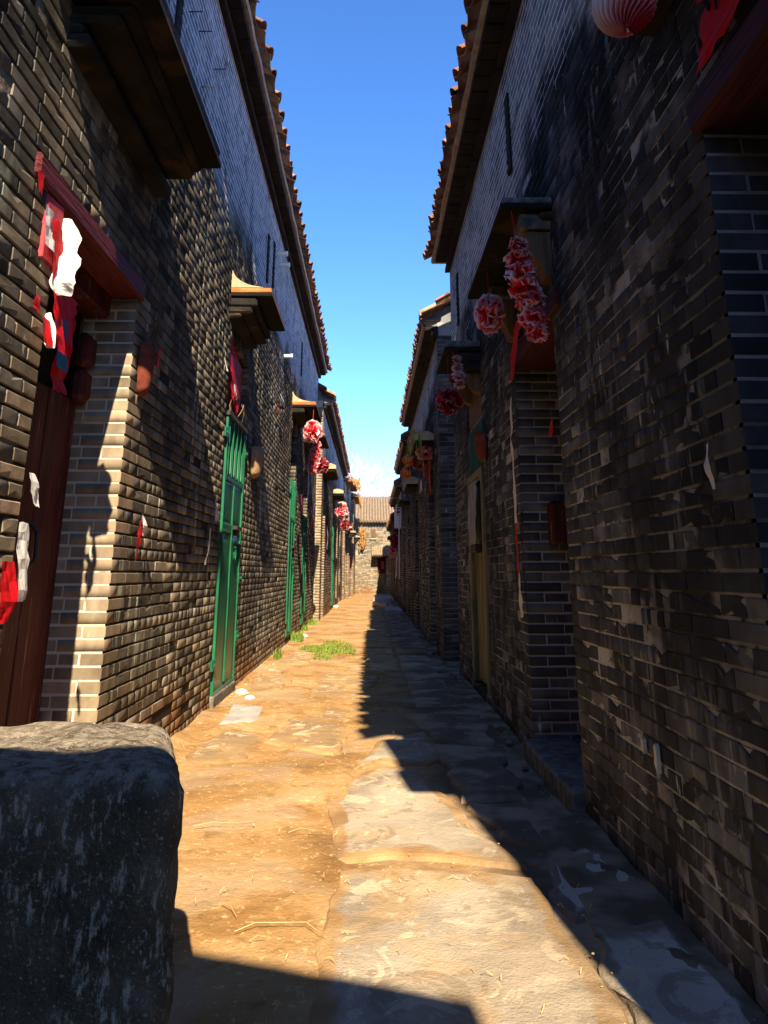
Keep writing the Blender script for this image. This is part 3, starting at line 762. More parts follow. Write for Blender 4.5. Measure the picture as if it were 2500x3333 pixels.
def metal_gate(parent, side, X, y0, y1, z0, zmid, z1, zb, label=None, grille=True):
    """two sheet-steel leaves, a lock bar, and a fan of folding bars over them"""
    def bx(m, d0, d1, a, b, c, d, ch=0.004):
        x0, x1 = X + side * d0, X + side * d1
        m.rbox(min(x0, x1), max(x0, x1), a, b, c, d, ch)
    mid = (y0 + y1) / 2
    m = MB()
    for a, b in ((y0, y0 + 0.028), (y1 - 0.028, y1)): bx(m, 0.0, 0.035, a, b, z0, z1)
    bx(m, 0.0, 0.03, y0 + 0.03, y1 - 0.03, z0, z0 + 0.03)
    g = m.build('metal_gate', M['greenrod'], parent)
    if label: g['label'] = label
    for a, b in ((y0 + 0.03, mid - 0.011), (mid + 0.011, y1 - 0.03)):
        for c, d in ((z0 + 0.032, zb - 0.045), (zb + 0.045, zmid - 0.05)):
            us = np.linspace(a, b, 6); zs_ = np.linspace(c, d, 14)
            U, Z = np.meshgrid(us, zs_, indexing='ij')
            Dp = 0.018 + 0.012 * (vnoise(U * 3, Z, 1.3, int(a * 9)) - 0.5)
            mm = MB(); mm.grid(np.stack([X + side * Dp, U, Z], -1)); mm.build('panel', M['green'], g, smooth=True, solid=0.004)
    m = MB(); bx(m, -0.005, 0.034, mid - 0.01, mid + 0.01, z0 + 0.055, zmid - 0.055); m.build('stile', M['greenrod'], g)
    m = MB(); bx(m, 0.012, 0.028, y0 + 0.05, y1 - 0.05, zmid - 0.045, zmid); m.build('rail', M['green'], g); m = MB(); bx(m, 0.012, 0.028, y0 + 0.05, y1 - 0.05, zb - 0.04, zb + 0.04); m.build('rail', M['green'], g)
    # rivets
    m = MB()
    for zz in (zmid - 0.022, zb + 0.025, zb - 0.025):
        for i in range(9):
            yy = y0 + 0.09 + (y1 - y0 - 0.18) * i / 8
            bx(m, 0.028, 0.034, yy - 0.006, yy + 0.006, zz - 0.006, zz + 0.006, 0.003)
    m.build('rivets', M['greenrod'], g)
    m = MB(); bx(m, 0.03, 0.075, mid + 0.03, mid + 0.3, zb - 0.005, zb + 0.03); bx(m, 0.03, 0.06, mid + 0.1, mid + 0.2, zb - 0.07, zb - 0.006); m.build('bolt', M['iron'], g)
    m = MB(); m.tube([(X + side * 0.04, mid + 0.16 + 0.045 * math.sin(t), zb - 0.22 + 0.06 * math.cos(t)) for t in np.linspace(0.3, 4.9, 12)], 0.009); m.build('handle', M['greenrod'], g)
    if grille:
        nb = 10
        for i in range(nb):
            a = y0 + 0.06 + (y1 - y0 - 0.12) * i / (nb - 1)
            for sgn in (-1, 1):
                m = MB()
                a1 = min(max(a + sgn * 0.1, y0 + 0.05), y1 - 0.05)
                m.tube([(X + side * (0.0 + 0.012 * sgn), a, zmid + 0.005), (X + side * (0.012 + 0.012 * sgn), a + sgn * 0.012, zmid + 0.03), (X + side * 0.012 * sgn, (a + a1) / 2, (zmid + z1) / 2), (X + side * (0.012 + 0.012 * sgn), a1 - sgn * 0.012, z1 - 0.045), (X + side * 0.012 * sgn, a1, z1 - 0.01)], 0.0085, 5)
                m.build('rod', M['greenrod'], g)
        for i in range(5):
            a = y0 + 0.1 + (y1 - y0 - 0.2) * i / 4
            m = MB(); m.tube([(X + side * 0.028, a, zmid), (X + side * 0.028, a, z1 - 0.01)], 0.011, 6); m.build('rod', M['greenrod'], g)
    for yy, zz in ((y0 - 0.05, z0 + 0.25), (y1 + 0.03, z0 + 0.4), (y0 - 0.05, (zmid + z1) / 2 + 0.1), (y1 + 0.03, z1 - 0.2), (y1 + 0.03, zb - 0.45)):
        m = MB(); bx(m, 0.02, 0.04, yy - 0.06, yy + 0.09, zz - 0.045, zz + 0.045); bx(m, 0.038, 0.052, yy - 0.03, yy - 0.01, zz - 0.012, zz + 0.012)
        bx(m, 0.038, 0.052, yy + 0.02, yy + 0.04, zz - 0.012, zz + 0.012); m.build('hinge', M['greenrod'], g)
    return g

# ------------------------------------------------------------------ the ground
def ground():
    xs = np.r_[-300, -60, -12, -3.2, np.linspace(-1.7, 1.5, 110), 3.2, 12, 60, 300]
    ys = np.r_[-300, -60, -12, -3, np.linspace(0.5, 14, 330), np.linspace(14.3, 46, 90), 80, 300]
    X, Y = np.meshgrid(xs, ys, indexing='ij')
    Z = 0.03 * (vnoise(X, Y, 1.1, 1) - 0.5) + 0.016 * (vnoise(X, Y, 4.0, 2) - 0.5) + 0.009 * (vnoise(X, Y, 13, 3) - 0.5) + 0.005 * (vnoise(X, Y, 31, 4) - 0.5)
    Z += 0.05 * np.exp(-((X + 1.36) / 0.12) ** 2) * vnoise(X, Y, 2.5, 8)
    near = (np.abs(X) < 1.8) & (Y > 0.4) & (Y < 46)
    Z = np.where(near, Z, 0.0)
    for x0, x1, y0, y1, d in FLAT:
        Z = np.where((X > x0) & (X < x1) & (Y > y0) & (Y < y1), Z * 0.3 - d, Z)
    m = MB(); m.grid(np.stack([X, Y, Z], -1))
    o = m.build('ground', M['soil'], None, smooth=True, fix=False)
    return structure(o)
FLAT = [(-0.1, 0.72, 1.0, 5.5, 0.012)]
GR = ground()
def outline(poly, step=0.05, j=0.012, seed=0):
    out = []
    for i in range(len(poly)):
        a, b = np.array(poly[i]), np.array(poly[(i + 1) % len(poly)])
        n = max(2, int(np.linalg.norm(b - a) / step))
        for t in np.arange(n) / n:
            p = a + (b - a) * t
            out.append(p + (np.array([vnoise(p[0], p[1], 6, seed), vnoise(p[0], p[1], 6, seed + 5)]) - 0.5) * 4 * j + (rng.random(2) - 0.5) * j * 0.6)
    return np.array(out)
def slab(name, poly, z, mat, j=0.012, th=0.08, tilt=(0, 0), bevel=0.028, seed=0, step=0.05):
    import bmesh
    P = outline(poly, step, j, seed); c = P.mean(0); n = len(P)
    d = (P - c); ln = np.linalg.norm(d, axis=1, keepdims=True)
    zt = lambda p: z + tilt[0] * (p[:, 0] - c[0]) + tilt[1] * (p[:, 1] - c[1]) + 0.004 * (vnoise(p[:, 0], p[:, 1], 7, seed) - 0.5)
    rings = [(P, zt(P) - th), (P, zt(P) - bevel * 0.8)]
    for k, (ins, dz) in enumerate(((0.35, 0.3), (1.0, 0.1), (3.0, 0.0))):
        Q = P - d / ln * np.minimum(bevel * ins, ln * 0.5); rings.append((Q, zt(Q) - bevel * dz))
    for f in (0.75, 0.5, 0.25):
        Q = c + d * f; rings.append((Q, zt(Q)))
    vs = [(p[0], p[1], q) for (Q, zz) in rings for p, q in zip(Q, zz)]
    fs = [(a * n + i, a * n + (i + 1) % n, (a + 1) * n + (i + 1) % n, (a + 1) * n + i) for a in range(len(rings) - 1) for i in range(n)]
    k = len(vs); vs.append((c[0], c[1], z)); L = (len(rings) - 1) * n
    fs += [(L + i, L + (i + 1) % n, k) for i in range(n)]
    wts = [1.0, 1.0, 1.0, 0.9, 0.6, 0.1, 0.01, 0.01]
    m = MB(); m.add(vs, fs, [wts[i // n] if i < k else 0.01 for i in range(k + 1)])
    return m.build(name, M[mat], GR, smooth=False, fix=False)
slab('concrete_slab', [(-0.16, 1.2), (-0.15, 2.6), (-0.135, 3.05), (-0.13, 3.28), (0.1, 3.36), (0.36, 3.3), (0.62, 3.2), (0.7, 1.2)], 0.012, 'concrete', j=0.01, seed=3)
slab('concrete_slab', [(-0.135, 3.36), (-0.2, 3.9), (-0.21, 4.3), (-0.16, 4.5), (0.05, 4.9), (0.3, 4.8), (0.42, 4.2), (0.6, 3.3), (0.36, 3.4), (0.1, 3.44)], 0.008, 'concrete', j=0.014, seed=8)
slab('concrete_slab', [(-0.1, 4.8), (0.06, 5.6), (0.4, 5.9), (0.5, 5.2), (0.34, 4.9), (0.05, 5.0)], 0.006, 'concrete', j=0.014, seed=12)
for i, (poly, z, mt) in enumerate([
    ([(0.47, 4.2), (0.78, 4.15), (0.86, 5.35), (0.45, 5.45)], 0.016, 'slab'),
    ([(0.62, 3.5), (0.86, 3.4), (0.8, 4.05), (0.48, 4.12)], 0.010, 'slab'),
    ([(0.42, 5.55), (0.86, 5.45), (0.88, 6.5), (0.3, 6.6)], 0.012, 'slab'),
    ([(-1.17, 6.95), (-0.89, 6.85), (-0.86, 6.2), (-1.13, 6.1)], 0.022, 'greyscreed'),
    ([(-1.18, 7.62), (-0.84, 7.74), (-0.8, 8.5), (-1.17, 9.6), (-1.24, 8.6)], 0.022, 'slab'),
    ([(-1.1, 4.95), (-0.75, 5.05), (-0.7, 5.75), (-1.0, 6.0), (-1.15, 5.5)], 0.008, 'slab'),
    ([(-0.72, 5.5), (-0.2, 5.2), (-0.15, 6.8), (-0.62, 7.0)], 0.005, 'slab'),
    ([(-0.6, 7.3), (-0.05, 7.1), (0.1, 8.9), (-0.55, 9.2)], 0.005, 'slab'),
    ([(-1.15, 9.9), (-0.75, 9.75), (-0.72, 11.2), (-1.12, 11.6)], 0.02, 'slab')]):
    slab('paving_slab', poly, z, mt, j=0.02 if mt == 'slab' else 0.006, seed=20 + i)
for i, (poly, z) in enumerate([
    ([(0.66, 2.86), (0.92, 2.9), (1.0, 3.2), (0.97, 3.6), (0.76, 3.5), (0.68, 3.2)], 0.02),
    ([(0.66, 1.3), (0.66, 2.2), (0.68, 2.6), (0.72, 2.86), (0.95, 2.84), (1.01, 2.4), (1.01, 1.3)], 0.02)]):
    slab('cement_patch', poly, z - 0.012, 'screed', j=0.02, seed=50 + i, bevel=0.03)
sd_ = 70
for row in range(26):
    y = 6.8 + row * (0.75 + 0.02 * row) if row < 12 else 6.8 + row * 1.02
    if y > 34: break
    for cx in (0.15, 0.6):
        if y < 9 and cx < 0.3: continue
        if 17 < y < 18: continue
        a = 0.2 + 0.04 * random.random()
        slab('paving_slab', [(cx - a, y), (cx + a, y + 0.05 * random.random()), (cx + a - 0.03, y + 0.85), (cx - a, y + 0.82)], 0.004 + 0.018 * random.random(), 'slab', j=0.008, seed=sd_, step=0.12, tilt=((random.random() - 0.5) * 0.05, (random.random() - 0.5) * 0.02)); sd_ += 1
for poly, z in (([(0.1, 27.2), (0.52, 24.3), (0.6, 27.0)], 0.14), ([(0.42, 22.0), (0.9, 21.8), (0.86, 24.0), (0.46, 24.2)], 0.1), ([(0.1, 31.2), (0.95, 31), (0.95, 35.5), (0.14, 35.8)], 0.12)):
    slab('stone_cover', poly, z, 'greyscreed', j=0.01, seed=sd_, th=0.14, step=0.2); sd_ += 1

# ------------------------------------------------------------------ left house, near
XL = -1.33
opsL = [(2.9, 4.0, -0.3, 2.72), (6.75, 7.8, 0.07, 3.28), (12.4, 13.25, 0.1, 3.45), (14.95, 15.8, 0.12, 3.1)]
L1 = thing('brick_house', 'long sooty brick house on the sunny side with green gates and an oxblood door', 'house', (XL, 8, 0))
shell(L1, 1, XL, -1.2, 18.3, 6.1, opsL, 'mortarL')
W = Wall()
W.lay('+x', XL, -1.1, 18.3, 0.0, 5.86, opsL[:1], mat='brickL', jmat='jambL', zup=4.3, jd=0.3) if False else None
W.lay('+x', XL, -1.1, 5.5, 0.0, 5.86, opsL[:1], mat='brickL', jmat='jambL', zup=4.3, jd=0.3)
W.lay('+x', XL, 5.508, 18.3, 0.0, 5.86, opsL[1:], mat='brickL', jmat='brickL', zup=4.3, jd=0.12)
W.finish(L1)
cornice(L1, 1, XL, -1.1, 18.35, 5.86, 0.05, 0.17, 6.10)
roof(L1, 1, -1.03, 6.14, -1.0, 18.5, 0.36)
# oxblood door
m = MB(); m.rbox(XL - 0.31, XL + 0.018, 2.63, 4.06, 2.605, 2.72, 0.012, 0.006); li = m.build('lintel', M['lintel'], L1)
m = MB(); m.rbox(XL - 0.3, XL - 0.15, 2.91, 3.99, 2.48, 2.602, 0.01); m.build('door_head', M['redwood'], L1)
d = plank_door(L1, 1, XL - 0.26, 2.91, 3.99, 0.03, 2.02, 'redwood', 3, ragged=0.07, frame=False)
for yy in (3.4, 3.56):
    m = MB(); m.tube([(XL - 0.255, yy, 1.32), (XL - 0.22, yy + 0.01, 1.28), (XL - 0.215, yy + 0.01, 1.16), (XL - 0.255, yy, 1.12)], 0.012, 6); m.build('handle', M['iron'], d)
m = MB(); m.rbox(XL - 0.29, XL - 0.2, 3.86, 3.985, 1.98, 2.16, 0.03); m.rbox(XL - 0.285, XL - 0.19, 3.84, 3.985, 2.165, 2.36, 0.035); m.build('door_socket', M['redwood'], L1)
m = MB(); m.rbox(XL - 0.3, XL + 0.05, 2.9, 4.0, -0.02, 0.09, 0.015, 0.006); m.build('door_sill', M['darkstone'], L1)
# pale plaster patch and pink wash round the lintel
m = MB(); m.rbox(XL - 0.02, XL + 0.009, 2.76, 2.905, 2.31, 2.60, 0.004, 0.006); m.build('pink_wash', M['pinkpaper'], L1)
canopy(L1, 1, XL, 2.5, 4.15, 3.53, 0.38, 0.12, 'soot_mould', ((0.27, 0.045), (0.22, 0.05), (0.06, 0.05), (0.09, 0.07)), wedge=False, y0s=2.72)
# gate under the tiled canopy
metal_gate(L1, 1, XL - 0.022, 6.77, 7.78, 0.1, 1.97, 2.5, 1.5)
m = MB(); m.rbox(XL - 0.1, XL + 0.03, 6.75, 7.8, 2.5, 2.55, 0.006); m.build('lintel', M['iron'], L1)
m = MB()
for i in range(5): m.rbox(XL - 0.1, XL - 0.065, 6.76 + i * 0.208, 6.76 + (i + 1) * 0.208 - 0.006, 2.552, 3.28, 0.006, 0.004)
m.build('board', M['oldwood'], L1)
for i, (yy, zz, t) in enumerate(((7.0, 2.62, 0.3), (7.2, 2.6, -0.2), (7.36, 2.64, 0.4), (7.55, 2.6, -0.3))):
    m = MB(); m.grid(np.array([[(XL - 0.01 - 0.03 * math.sin(3 * a + i), yy + a * t * 0.3 + b * 0.07, 2.56 + a * 0.2) for b in (0, .5, 1)] for a in np.linspace(0, 1, 5)])); m.build('splinter', M['oldwood'], L1, solid=0.008)
canopy(L1, 1, XL, 6.6, 7.68, 3.62, 0.385, 0.09, 'terra', ((0.24, 0.1), (0.2, 0.06), (0.1, 0.05)))
m = MB(); m.rbox(XL - 0.1, XL + 0.03, 6.76, 7.8, 0.0, 0.1, 0.01, 0.004); m.build('door_sill', M['darkstone'], L1)
# second and third gates
metal_gate(L1, 1, XL - 0.022, 12.42, 13.23, 0.12, 1.97, 2.62, 1.5)
m = MB(); m.rbox(XL - 0.3, XL - 0.12, 12.42, 13.23, 2.64, 3.45, 0.01); m.build('board', M['oldwood'], L1)
canopy(L1, 1, XL, 12.3, 13.7, 3.8, 0.4, 0.09, 'terra', ((0.2, 0.1),))
metal_gate(L1, 1, XL - 0.022, 14.97, 15.78, 0.14, 1.9, 2.2, 1.45)
m = MB(); m.rbox(XL - 0.3, XL - 0.12, 14.97, 15.78, 2.22, 3.1, 0.01); m.build('board', M['oldwood'], L1)
canopy(L1, 1, XL, 14.6, 16.0, 3.68, 0.42, 0.09, 'terra', ((0.2, 0.1),), wedge=False)
# slits in the upper wall, nails, ceramic pegs
for yy, zz in ((4.2, 4.85), (8.75, 4.95), (9.3, 5.1), (13.6, 5.0)):
    v = MB(); v.rbox(XL - 0.05, XL + 0.006, yy, yy + 0.11, zz - 0.3, zz + 0.35, 0.003); o = v.build('slit_recess', M['core'], L1)
    for k in range(8):
        v = MB(); v.rbox(XL - 0.04, XL + 0.01, yy + 0.008, yy + 0.102, zz - 0.29 + k * 0.083, zz - 0.29 + k * 0.083 + 0.045, 0.005, 0.003); v.build('brick', M['cornice'], o)
for yy, zz in ((4.05, 5.3), (4.5, 5.02), (4.8, 5.1), (5.35, 5.18), (5.0, 4.75)):
    v = MB(); v.tube([(XL - 0.03, yy, zz), (XL + 0.09, yy, zz + 0.004)], 0.005, 5); v.build('nail', M['iron'], L1)
for yy, zz, kind in ((10.87, 4.27, 0), (9.76, 5.47, 1), (10.05, 5.42, 1)):
    v = MB(); v.tube([(XL - 0.03, yy, zz), (XL + 0.06, yy, zz), (XL + 0.061, yy, zz), (XL + 0.1, yy, zz)], 0.03 if kind == 0 else 0.028, 10); v.tube([(XL + 0.1, yy, zz), (XL + 0.13, yy, zz)], 0.038, 10); v.build('pipe_end' if kind == 0 else 'insulator', M['ceramic'], L1)

# ------------------------------------------------------------------ right house, near
XR = 1.02
U_ = lambda i: 0.75 + 0.25 * math.sin(i * 2.3)
opsR = [(0.85, 2.0, -0.3, 2.58), (3.97, 5.1, -0.3, 2.61), (6.75, 7.75, 0.08, 3.0)]
R1 = thing('brick_house', 'near soot black brick house on the shaded side with two red door lintels', 'house', (XR, 4, 0))
shell(R1, -1, XR, -0.24, 9.1, 5.15, opsR, 'mortarR', depth=0.46)
W = Wall()
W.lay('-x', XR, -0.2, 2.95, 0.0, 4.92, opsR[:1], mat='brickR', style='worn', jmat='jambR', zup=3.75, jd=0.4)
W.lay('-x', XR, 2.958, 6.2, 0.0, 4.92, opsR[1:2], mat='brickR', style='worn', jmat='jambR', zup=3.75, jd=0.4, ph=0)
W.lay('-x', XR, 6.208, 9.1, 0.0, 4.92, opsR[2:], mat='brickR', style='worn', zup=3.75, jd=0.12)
W.finish(R1)
for yy, zz, hh in ((2.88, 0.47, 0.11), (3.01, 0.485, 0.06)):
    v = MB(); n_ = 10; v.prism([(yy + 0.02 * math.sin(2 * math.pi * i / n_) * U_(i), zz + hh / 2 * math.cos(2 * math.pi * i / n_) * U_(i + 3)) for i in range(n_)], XR - 0.014, XR, 'x'); v.build('lichen_patch', M['lichen'], R1)
# white mortar of the door jambs
for yy, zt in ((2.0, 2.42), (5.1, 2.49)):
    v = MB(); v.box(XR + 0.012, XR + 0.43, yy + 0.0042, yy + 0.03, 0, zt); v.build('jamb_mortar', M['mortarJ'], R1)
v = MB(); v.box(XL - 0.3, XL - 0.012, 4.0042, 4.03, 0, 2.6); v.build('jamb_mortar', M['mortarW'], L1)
cornice(R1, -1, XR, -0.25, 9.12, 4.92, 0.05, 0.19, 5.14)
roof(R1, -1, 0.70, 5.15, -0.42, 9.1, 0.27)
m = MB(); m.rbox(0.80, 1.5, -0.34, -0.24, 3.86, 4.2, 0.02); m.rbox(0.84, 1.5, -0.34, -0.24, 4.2, 4.9, 0.02); m.build('gable_corbel', M['cornice'], R1)
m = MB(); m.prism([(0.72, 5.15), (4.4, 5.15), (4.4, 7.0)], -0.24, -0.14, 'y'); m.build('gable', M['cornice'], R1)
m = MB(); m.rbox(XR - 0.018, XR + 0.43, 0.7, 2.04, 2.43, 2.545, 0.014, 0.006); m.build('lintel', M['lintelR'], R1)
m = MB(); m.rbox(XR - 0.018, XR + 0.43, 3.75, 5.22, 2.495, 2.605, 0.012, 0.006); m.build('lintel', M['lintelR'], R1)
plank_door(R1, -1, XR + 0.4, 0.86, 1.99, 0.05, 2.42, 'redwood', 4)
plank_door(R1, -1, XR + 0.4, 3.98, 5.09, 0.05, 2.48, 'redwood', 4)
m = MB(); m.rbox(XR + 0.17, XR + 0.3, 4.97, 5.09, 1.28, 1.56, 0.02); m.build('door_socket', M['redwood'], R1)
for a, b in ((0.85, 2.0), (3.97, 5.1)):
    m = MB(); m.rbox(XR - 0.06, XR + 0.3, a, b, -0.02, 0.1, 0.015, 0.006); m.build('door_sill', M['darkstone'], R1)
canopy(R1, -1, XR, 3.8, 5.28, 3.1, 0.29, 0.075, 'darkstone', ((0.06, 0.05),), wedge=False)
for yy in (3.86, 4.98):
    m = MB(); m.rbox(XR - 0.165, XR + 0.03, yy, yy + 0.2, 3.0, 3.098, 0.012, 0.006); m.build('corbel', M['darkstone'], R1)
    m = MB(); m.prism([(XR + 0.02, 2.7), (XR - 0.03, 2.72), (XR - 0.06, 2.8), (XR - 0.11, 2.86), (XR - 0.13, 2.99), (XR + 0.02, 2.99)], yy + 0.03, yy + 0.16, 'y'); m.build('bracket', M['oldwood'], R1)
canopy(R1, -1, XR, 6.7, 7.6, 3.12, 0.33, 0.1, 'darkstone', ((0.2, 0.1), (0.12, 0.08)), wedge=False, stepmat='soot_mould')
canopy(R1, -1, XR, 0.6, 2.3, 3.2, 0.3, 0.08, 'darkstone', ((0.15, 0.12), (0.1, 0.09)), wedge=False)
# carved bracket of the near canopies
for yy in (6.85, 7.4):
    m = MB(); m.prism([(XR + 0.02, 2.75), (XR - 0.05, 2.78), (XR - 0.1, 2.86), (XR - 0.13, 2.95), (XR + 0.02, 2.95)], yy, yy + 0.12, 'y'); m.build('bracket', M['oldwood'], R1)
# the wood and wire gate
g = plank_door(R1, -1, XR + 0.012, 6.76, 7.74, 0.1, 1.98, 'ochre', 2, name='gate')
m = MB(); m.rbox(XR + 0.0, XR + 0.03, 6.8, 7.7, 1.93, 1.99, 0.006); m.build('rail', M['steel'], g)
m = MB(); m.rbox(XR - 0.03, XR + 0.03, 7.2, 7.4, 1.28, 1.36, 0.01); m.build('lock', M['iron'], g)
m = MB(); m.rbox(XR + 0.05, XR + 0.08, 6.76, 7.74, 2.045, 2.95, 0.004); m.build('board', M['green'], g)
for i in range(9):
    m = MB(); yy = 6.85 + i * 0.1; m.tube([(XR + 0.02, yy, 2.05), (XR + 0.02, yy + 0.02, 2.5)], 0.01, 6); m.build('rod', M['green'], g)
m = MB(); m.rbox(XR + 0.03, XR + 0.1, 6.76, 7.74, 2.5, 2.54, 0.006); m.build('lintel', M['steel'], R1)
m = MB(); m.rbox(XR + 0.02, XR + 0.06, 6.78, 7.72, 2.545, 2.96, 0.01); m.build('board', M['oldwood'], R1)
for yy, zz in ((4.82, 4.25), (8.2, 4.2)):
    v = MB(); v.rbox(XR - 0.006, XR + 0.05, yy, yy + 0.11, zz - 0.3, zz + 0.35, 0.003); o = v.build('slit_recess', M['core'], R1)
    for k in range(8):
        v = MB(); v.rbox(XR - 0.01, XR + 0.04, yy + 0.008, yy + 0.102, zz - 0.29 + k * 0.083, zz - 0.29 + k * 0.083 + 0.045, 0.005, 0.003); v.build('brick', M['cornice'], o)

# ------------------------------------------------------------------ houses farther down the alley
def house(label, side, X, y0, y1, ztop, ops, lip, lipz, brick='brickF', mortar='mortarR', jmat=None, zup=4.0, front=0.0, pitch=0.25, run=3.2, jd=0.28, q0=True, slope=27, single=False, tm='tile'):
    h = thing('brick_house', label, 'house', (X, (y0 + y1) / 2, 0))
    shell(h, side, X, y0 + (0.014 if q0 else 0), y1, ztop, ops, mortar)
    f = '+x' if side > 0 else '-x'
    W = Wall()
    W.lay(f, X, y0, y1, 0.0, ztop - 0.2, ops, mat=brick, jmat=jmat or brick, zup=zup, jd=jd, q0=q0, style='worn' if side < 0 else 'rough')
    if front:
        a, b = (X - front, X - 0.31) if side > 0 else (X + 0.31, X + front)
        W.lay('-y', y0 + 0.003, a, b, 0.0, ztop - 0.1, (), mat=jmat or brick, style='fine')
        v = MB(); v.box(*sorted((X - side * 0.012, X - side * front)), y0 + 0.011, y0 + 0.2, -0.2, ztop); v.build('wall', M['mortarW' if side > 0 else 'mortarJ'], h)
    W.finish(h)
    cornice(h, side, X, y0 - 0.02, y1, ztop - 0.2, 0.05, 0.17, ztop + 0.03, brickw=0.22)
    roof(h, side, lip, lipz, y0 - 0.12, y1 + 0.05, pitch, single=single, joinfar=22, run=run, slope=slope, mat=tm)
    # gable verge
    s = math.tan(R(slope)); v = MB()
    x0, x1 = lip, lip - side * run * 0.85
    v.prism([(x0, lipz - 0.02), (x1, lipz + abs(x1 - x0) * s), (x1, lipz - 0.3), (X, ztop - 0.2)], y0 + 0.015, y0 + 0.2, 'y'); v.build('gable', M[brick], h)
    v = MB(); v.prism([(x0, lipz + 0.02), (x1, lipz + 0.05 + abs(x1 - x0) * s), (x1, lipz + 0.13 + abs(x1 - x0) * s), (x0, lipz + 0.1)], y0 - 0.06, y0 + 0.16, 'y'); v.build('verge', M['tilefar'], h)
    return h
L2 = house('second brick house on the sunny side with two arched sand coloured door canopies', 1, -1.2, 18.4, 33.0, 5.3, [(19.1, 20.0, -0.3, 2.9), (23.9, 24.75, 0.1, 2.8), (26.9, 27.8, -0.3, 2.7), (29.6, 30.4, -0.3, 2.7)], -0.9, 5.38, brick='brickF', mortar='mortarL', jmat='jambL', zup=3.9, front=0.9)
metal_gate(L2, 1, -1.222, 23.92, 24.73, 0.12, 1.95, 2.5, 1.5)
for a, b in ((19.1, 20.0), (26.9, 27.8), (29.6, 30.4)): plank_door(L2, 1, -1.45, a + 0.01, b - 0.01, 0.03, 2.5, 'redwood', 4)
def arched_canopy(h, side, X, y0, y1, zs, prot):
    n = 12; ys = np.linspace(y0, y1, n); m = MB(); P = []
    for i, t in enumerate(np.linspace(0, 1, 8)):
        x = X - side * 0.04 + side * (prot + 0.04) * t
        P.append([(x, y, zs + 0.07 + 0.22 * math.sin(math.pi * min(1, (1 - t) * 0.9 + 0.1)) * 0.5 * (1 - t * 0.3) * (0.75 + 0.25 * math.sin(math.pi * (y - y0) / (y1 - y0)))) for y in ys])
    P = np.array(P); B = P.copy(); B[:, :, 2] = zs
    m.grid(P); m.grid(B)
    for A, C in ((P[0], B[0]), (P[-1], B[-1]), (P[:, 0], B[:, 0]), (P[:, -1], B[:, -1])): m.grid(np.stack([A, C]))
    c = m.build('canopy', M['limestone'], h)
    v = MB(); x1 = X + side * prot * 0.92
    for k in range(4):
        a = y0 + 0.04 + (y1 - y0 - 0.08) * k / 4; b = y0 + 0.04 + (y1 - y0 - 0.08) * (k + 1) / 4
        v.rbox(min(X - side * 0.03, x1), max(X - side * 0.03, x1), a, b - 0.01, zs - 0.07, zs - 0.002, 0.01)
    v.build('board', M['soffit'], c)
    return c
arched_canopy(L2, 1, -1.2, 18.75, 20.7, 3.62, 0.32); arched_canopy(L2, 1, -1.2, 23.6, 25.4, 3.5, 0.34); arched_canopy(L2, 1, -1.2, 27.4, 28.6, 3.45, 0.32)
L3 = thing('brick_house', 'last sunny side house stepping out with dry grass on its roof', 'house', (-1.0, 37, 0))
W = Wall()
for i, (x, a, b, zt, op) in enumerate(((-1.12, 33.3, 35.0, 5.0, [(34.0, 34.8, -0.3, 2.5)]), (-0.98, 35.0, 37.4, 5.0, [(35.7, 36.6, -0.3, 2.5)]), (-0.82, 37.4, 41.0, 4.7, [(38.4, 39.4, -0.3, 2.5)]))):
    shell(L3, 1, x, a + 0.014, b, zt, op, 'mortarL', back=2.5)
    W.lay('+x', x, a, b, 0, zt - 0.1, op, mat='brickF', jmat='jambL', zup=3.7, jd=0.28, q0=True)
    W.lay('-y', a, x - 0.7, x - 0.31, 0, zt, (), mat='jambL', style='fine')
    for (p, q, _, r) in op: plank_door(L3, 1, x - 0.24, p + 0.01, q - 0.01, 0.03, 2.3, 'redwood' if i != 1 else 'green', 4)
    canopy(L3, 1, x, op[0][0] - 0.2, op[0][1] + 0.2, 2.95 - 0.1 * i, 0.3, 0.12, 'limestone', ((0.2, 0.1), (0.1, 0.1)), wedge=True)
    v = MB(); v.rbox(x - 2.6, x + 0.3, a - 0.1, b, zt - 0.03, zt + 0.08, 0.03); v.build('eave', M['tile'], L3)
    v = MB(); v.prism([(x + 0.28, zt + 0.08), (x - 2.5, zt + 0.08), (x - 2.5, zt + 1.2)], a - 0.08, b, 'y'); v.build('roof', M['tilefar'], L3)
W.finish(L3)
def tuft_field(mb, n, fx, fy, fz, hmin, hmax, lean=0.5, wdt=0.012):
    for _ in range(n):
        x, y = fx(), fy(); z = fz(x, y); h = hmin + (hmax - hmin) * random.random(); t = random.random() * 6.28; l = lean * h * random.random()
        dx, dy = math.cos(t), math.sin(t); px, py = -dy * wdt, dx * wdt
        mb.add([(x - px, y - py, z), (x + px, y + py, z), (x + px * 0.6 + dx * l * 0.4, y + py * 0.6 + dy * l * 0.4, z + h * 0.6), (x - px * 0.6 + dx * l * 0.4, y - py * 0.6 + dy * l * 0.4, z + h * 0.6), (x + dx * l, y + dy * l, z + h)], [(0, 1, 2, 3), (3, 2, 4)])
U = random.uniform
m = MB(); tuft_field(m, 1600, lambda: U(-1.8, -0.5), lambda: U(33.5, 41), lambda x, y: 5.0 + max(0, (-0.7 - x)) * 0.4 - (0.3 if y > 37.4 else 0), 0.1, 0.35, 0.9, 0.02)
for _ in range(500):
    x, y = U(-0.62, -0.5), U(36, 41); m.add([(x, y, 4.75), (x + 0.02, y, 4.75), (x + 0.06, y + 0.05, 4.75 - U(0.1, 0.5))], [(0, 1, 2)])
stuff(m.build('dry_grass', M['drygrass'], L3, fix=False))

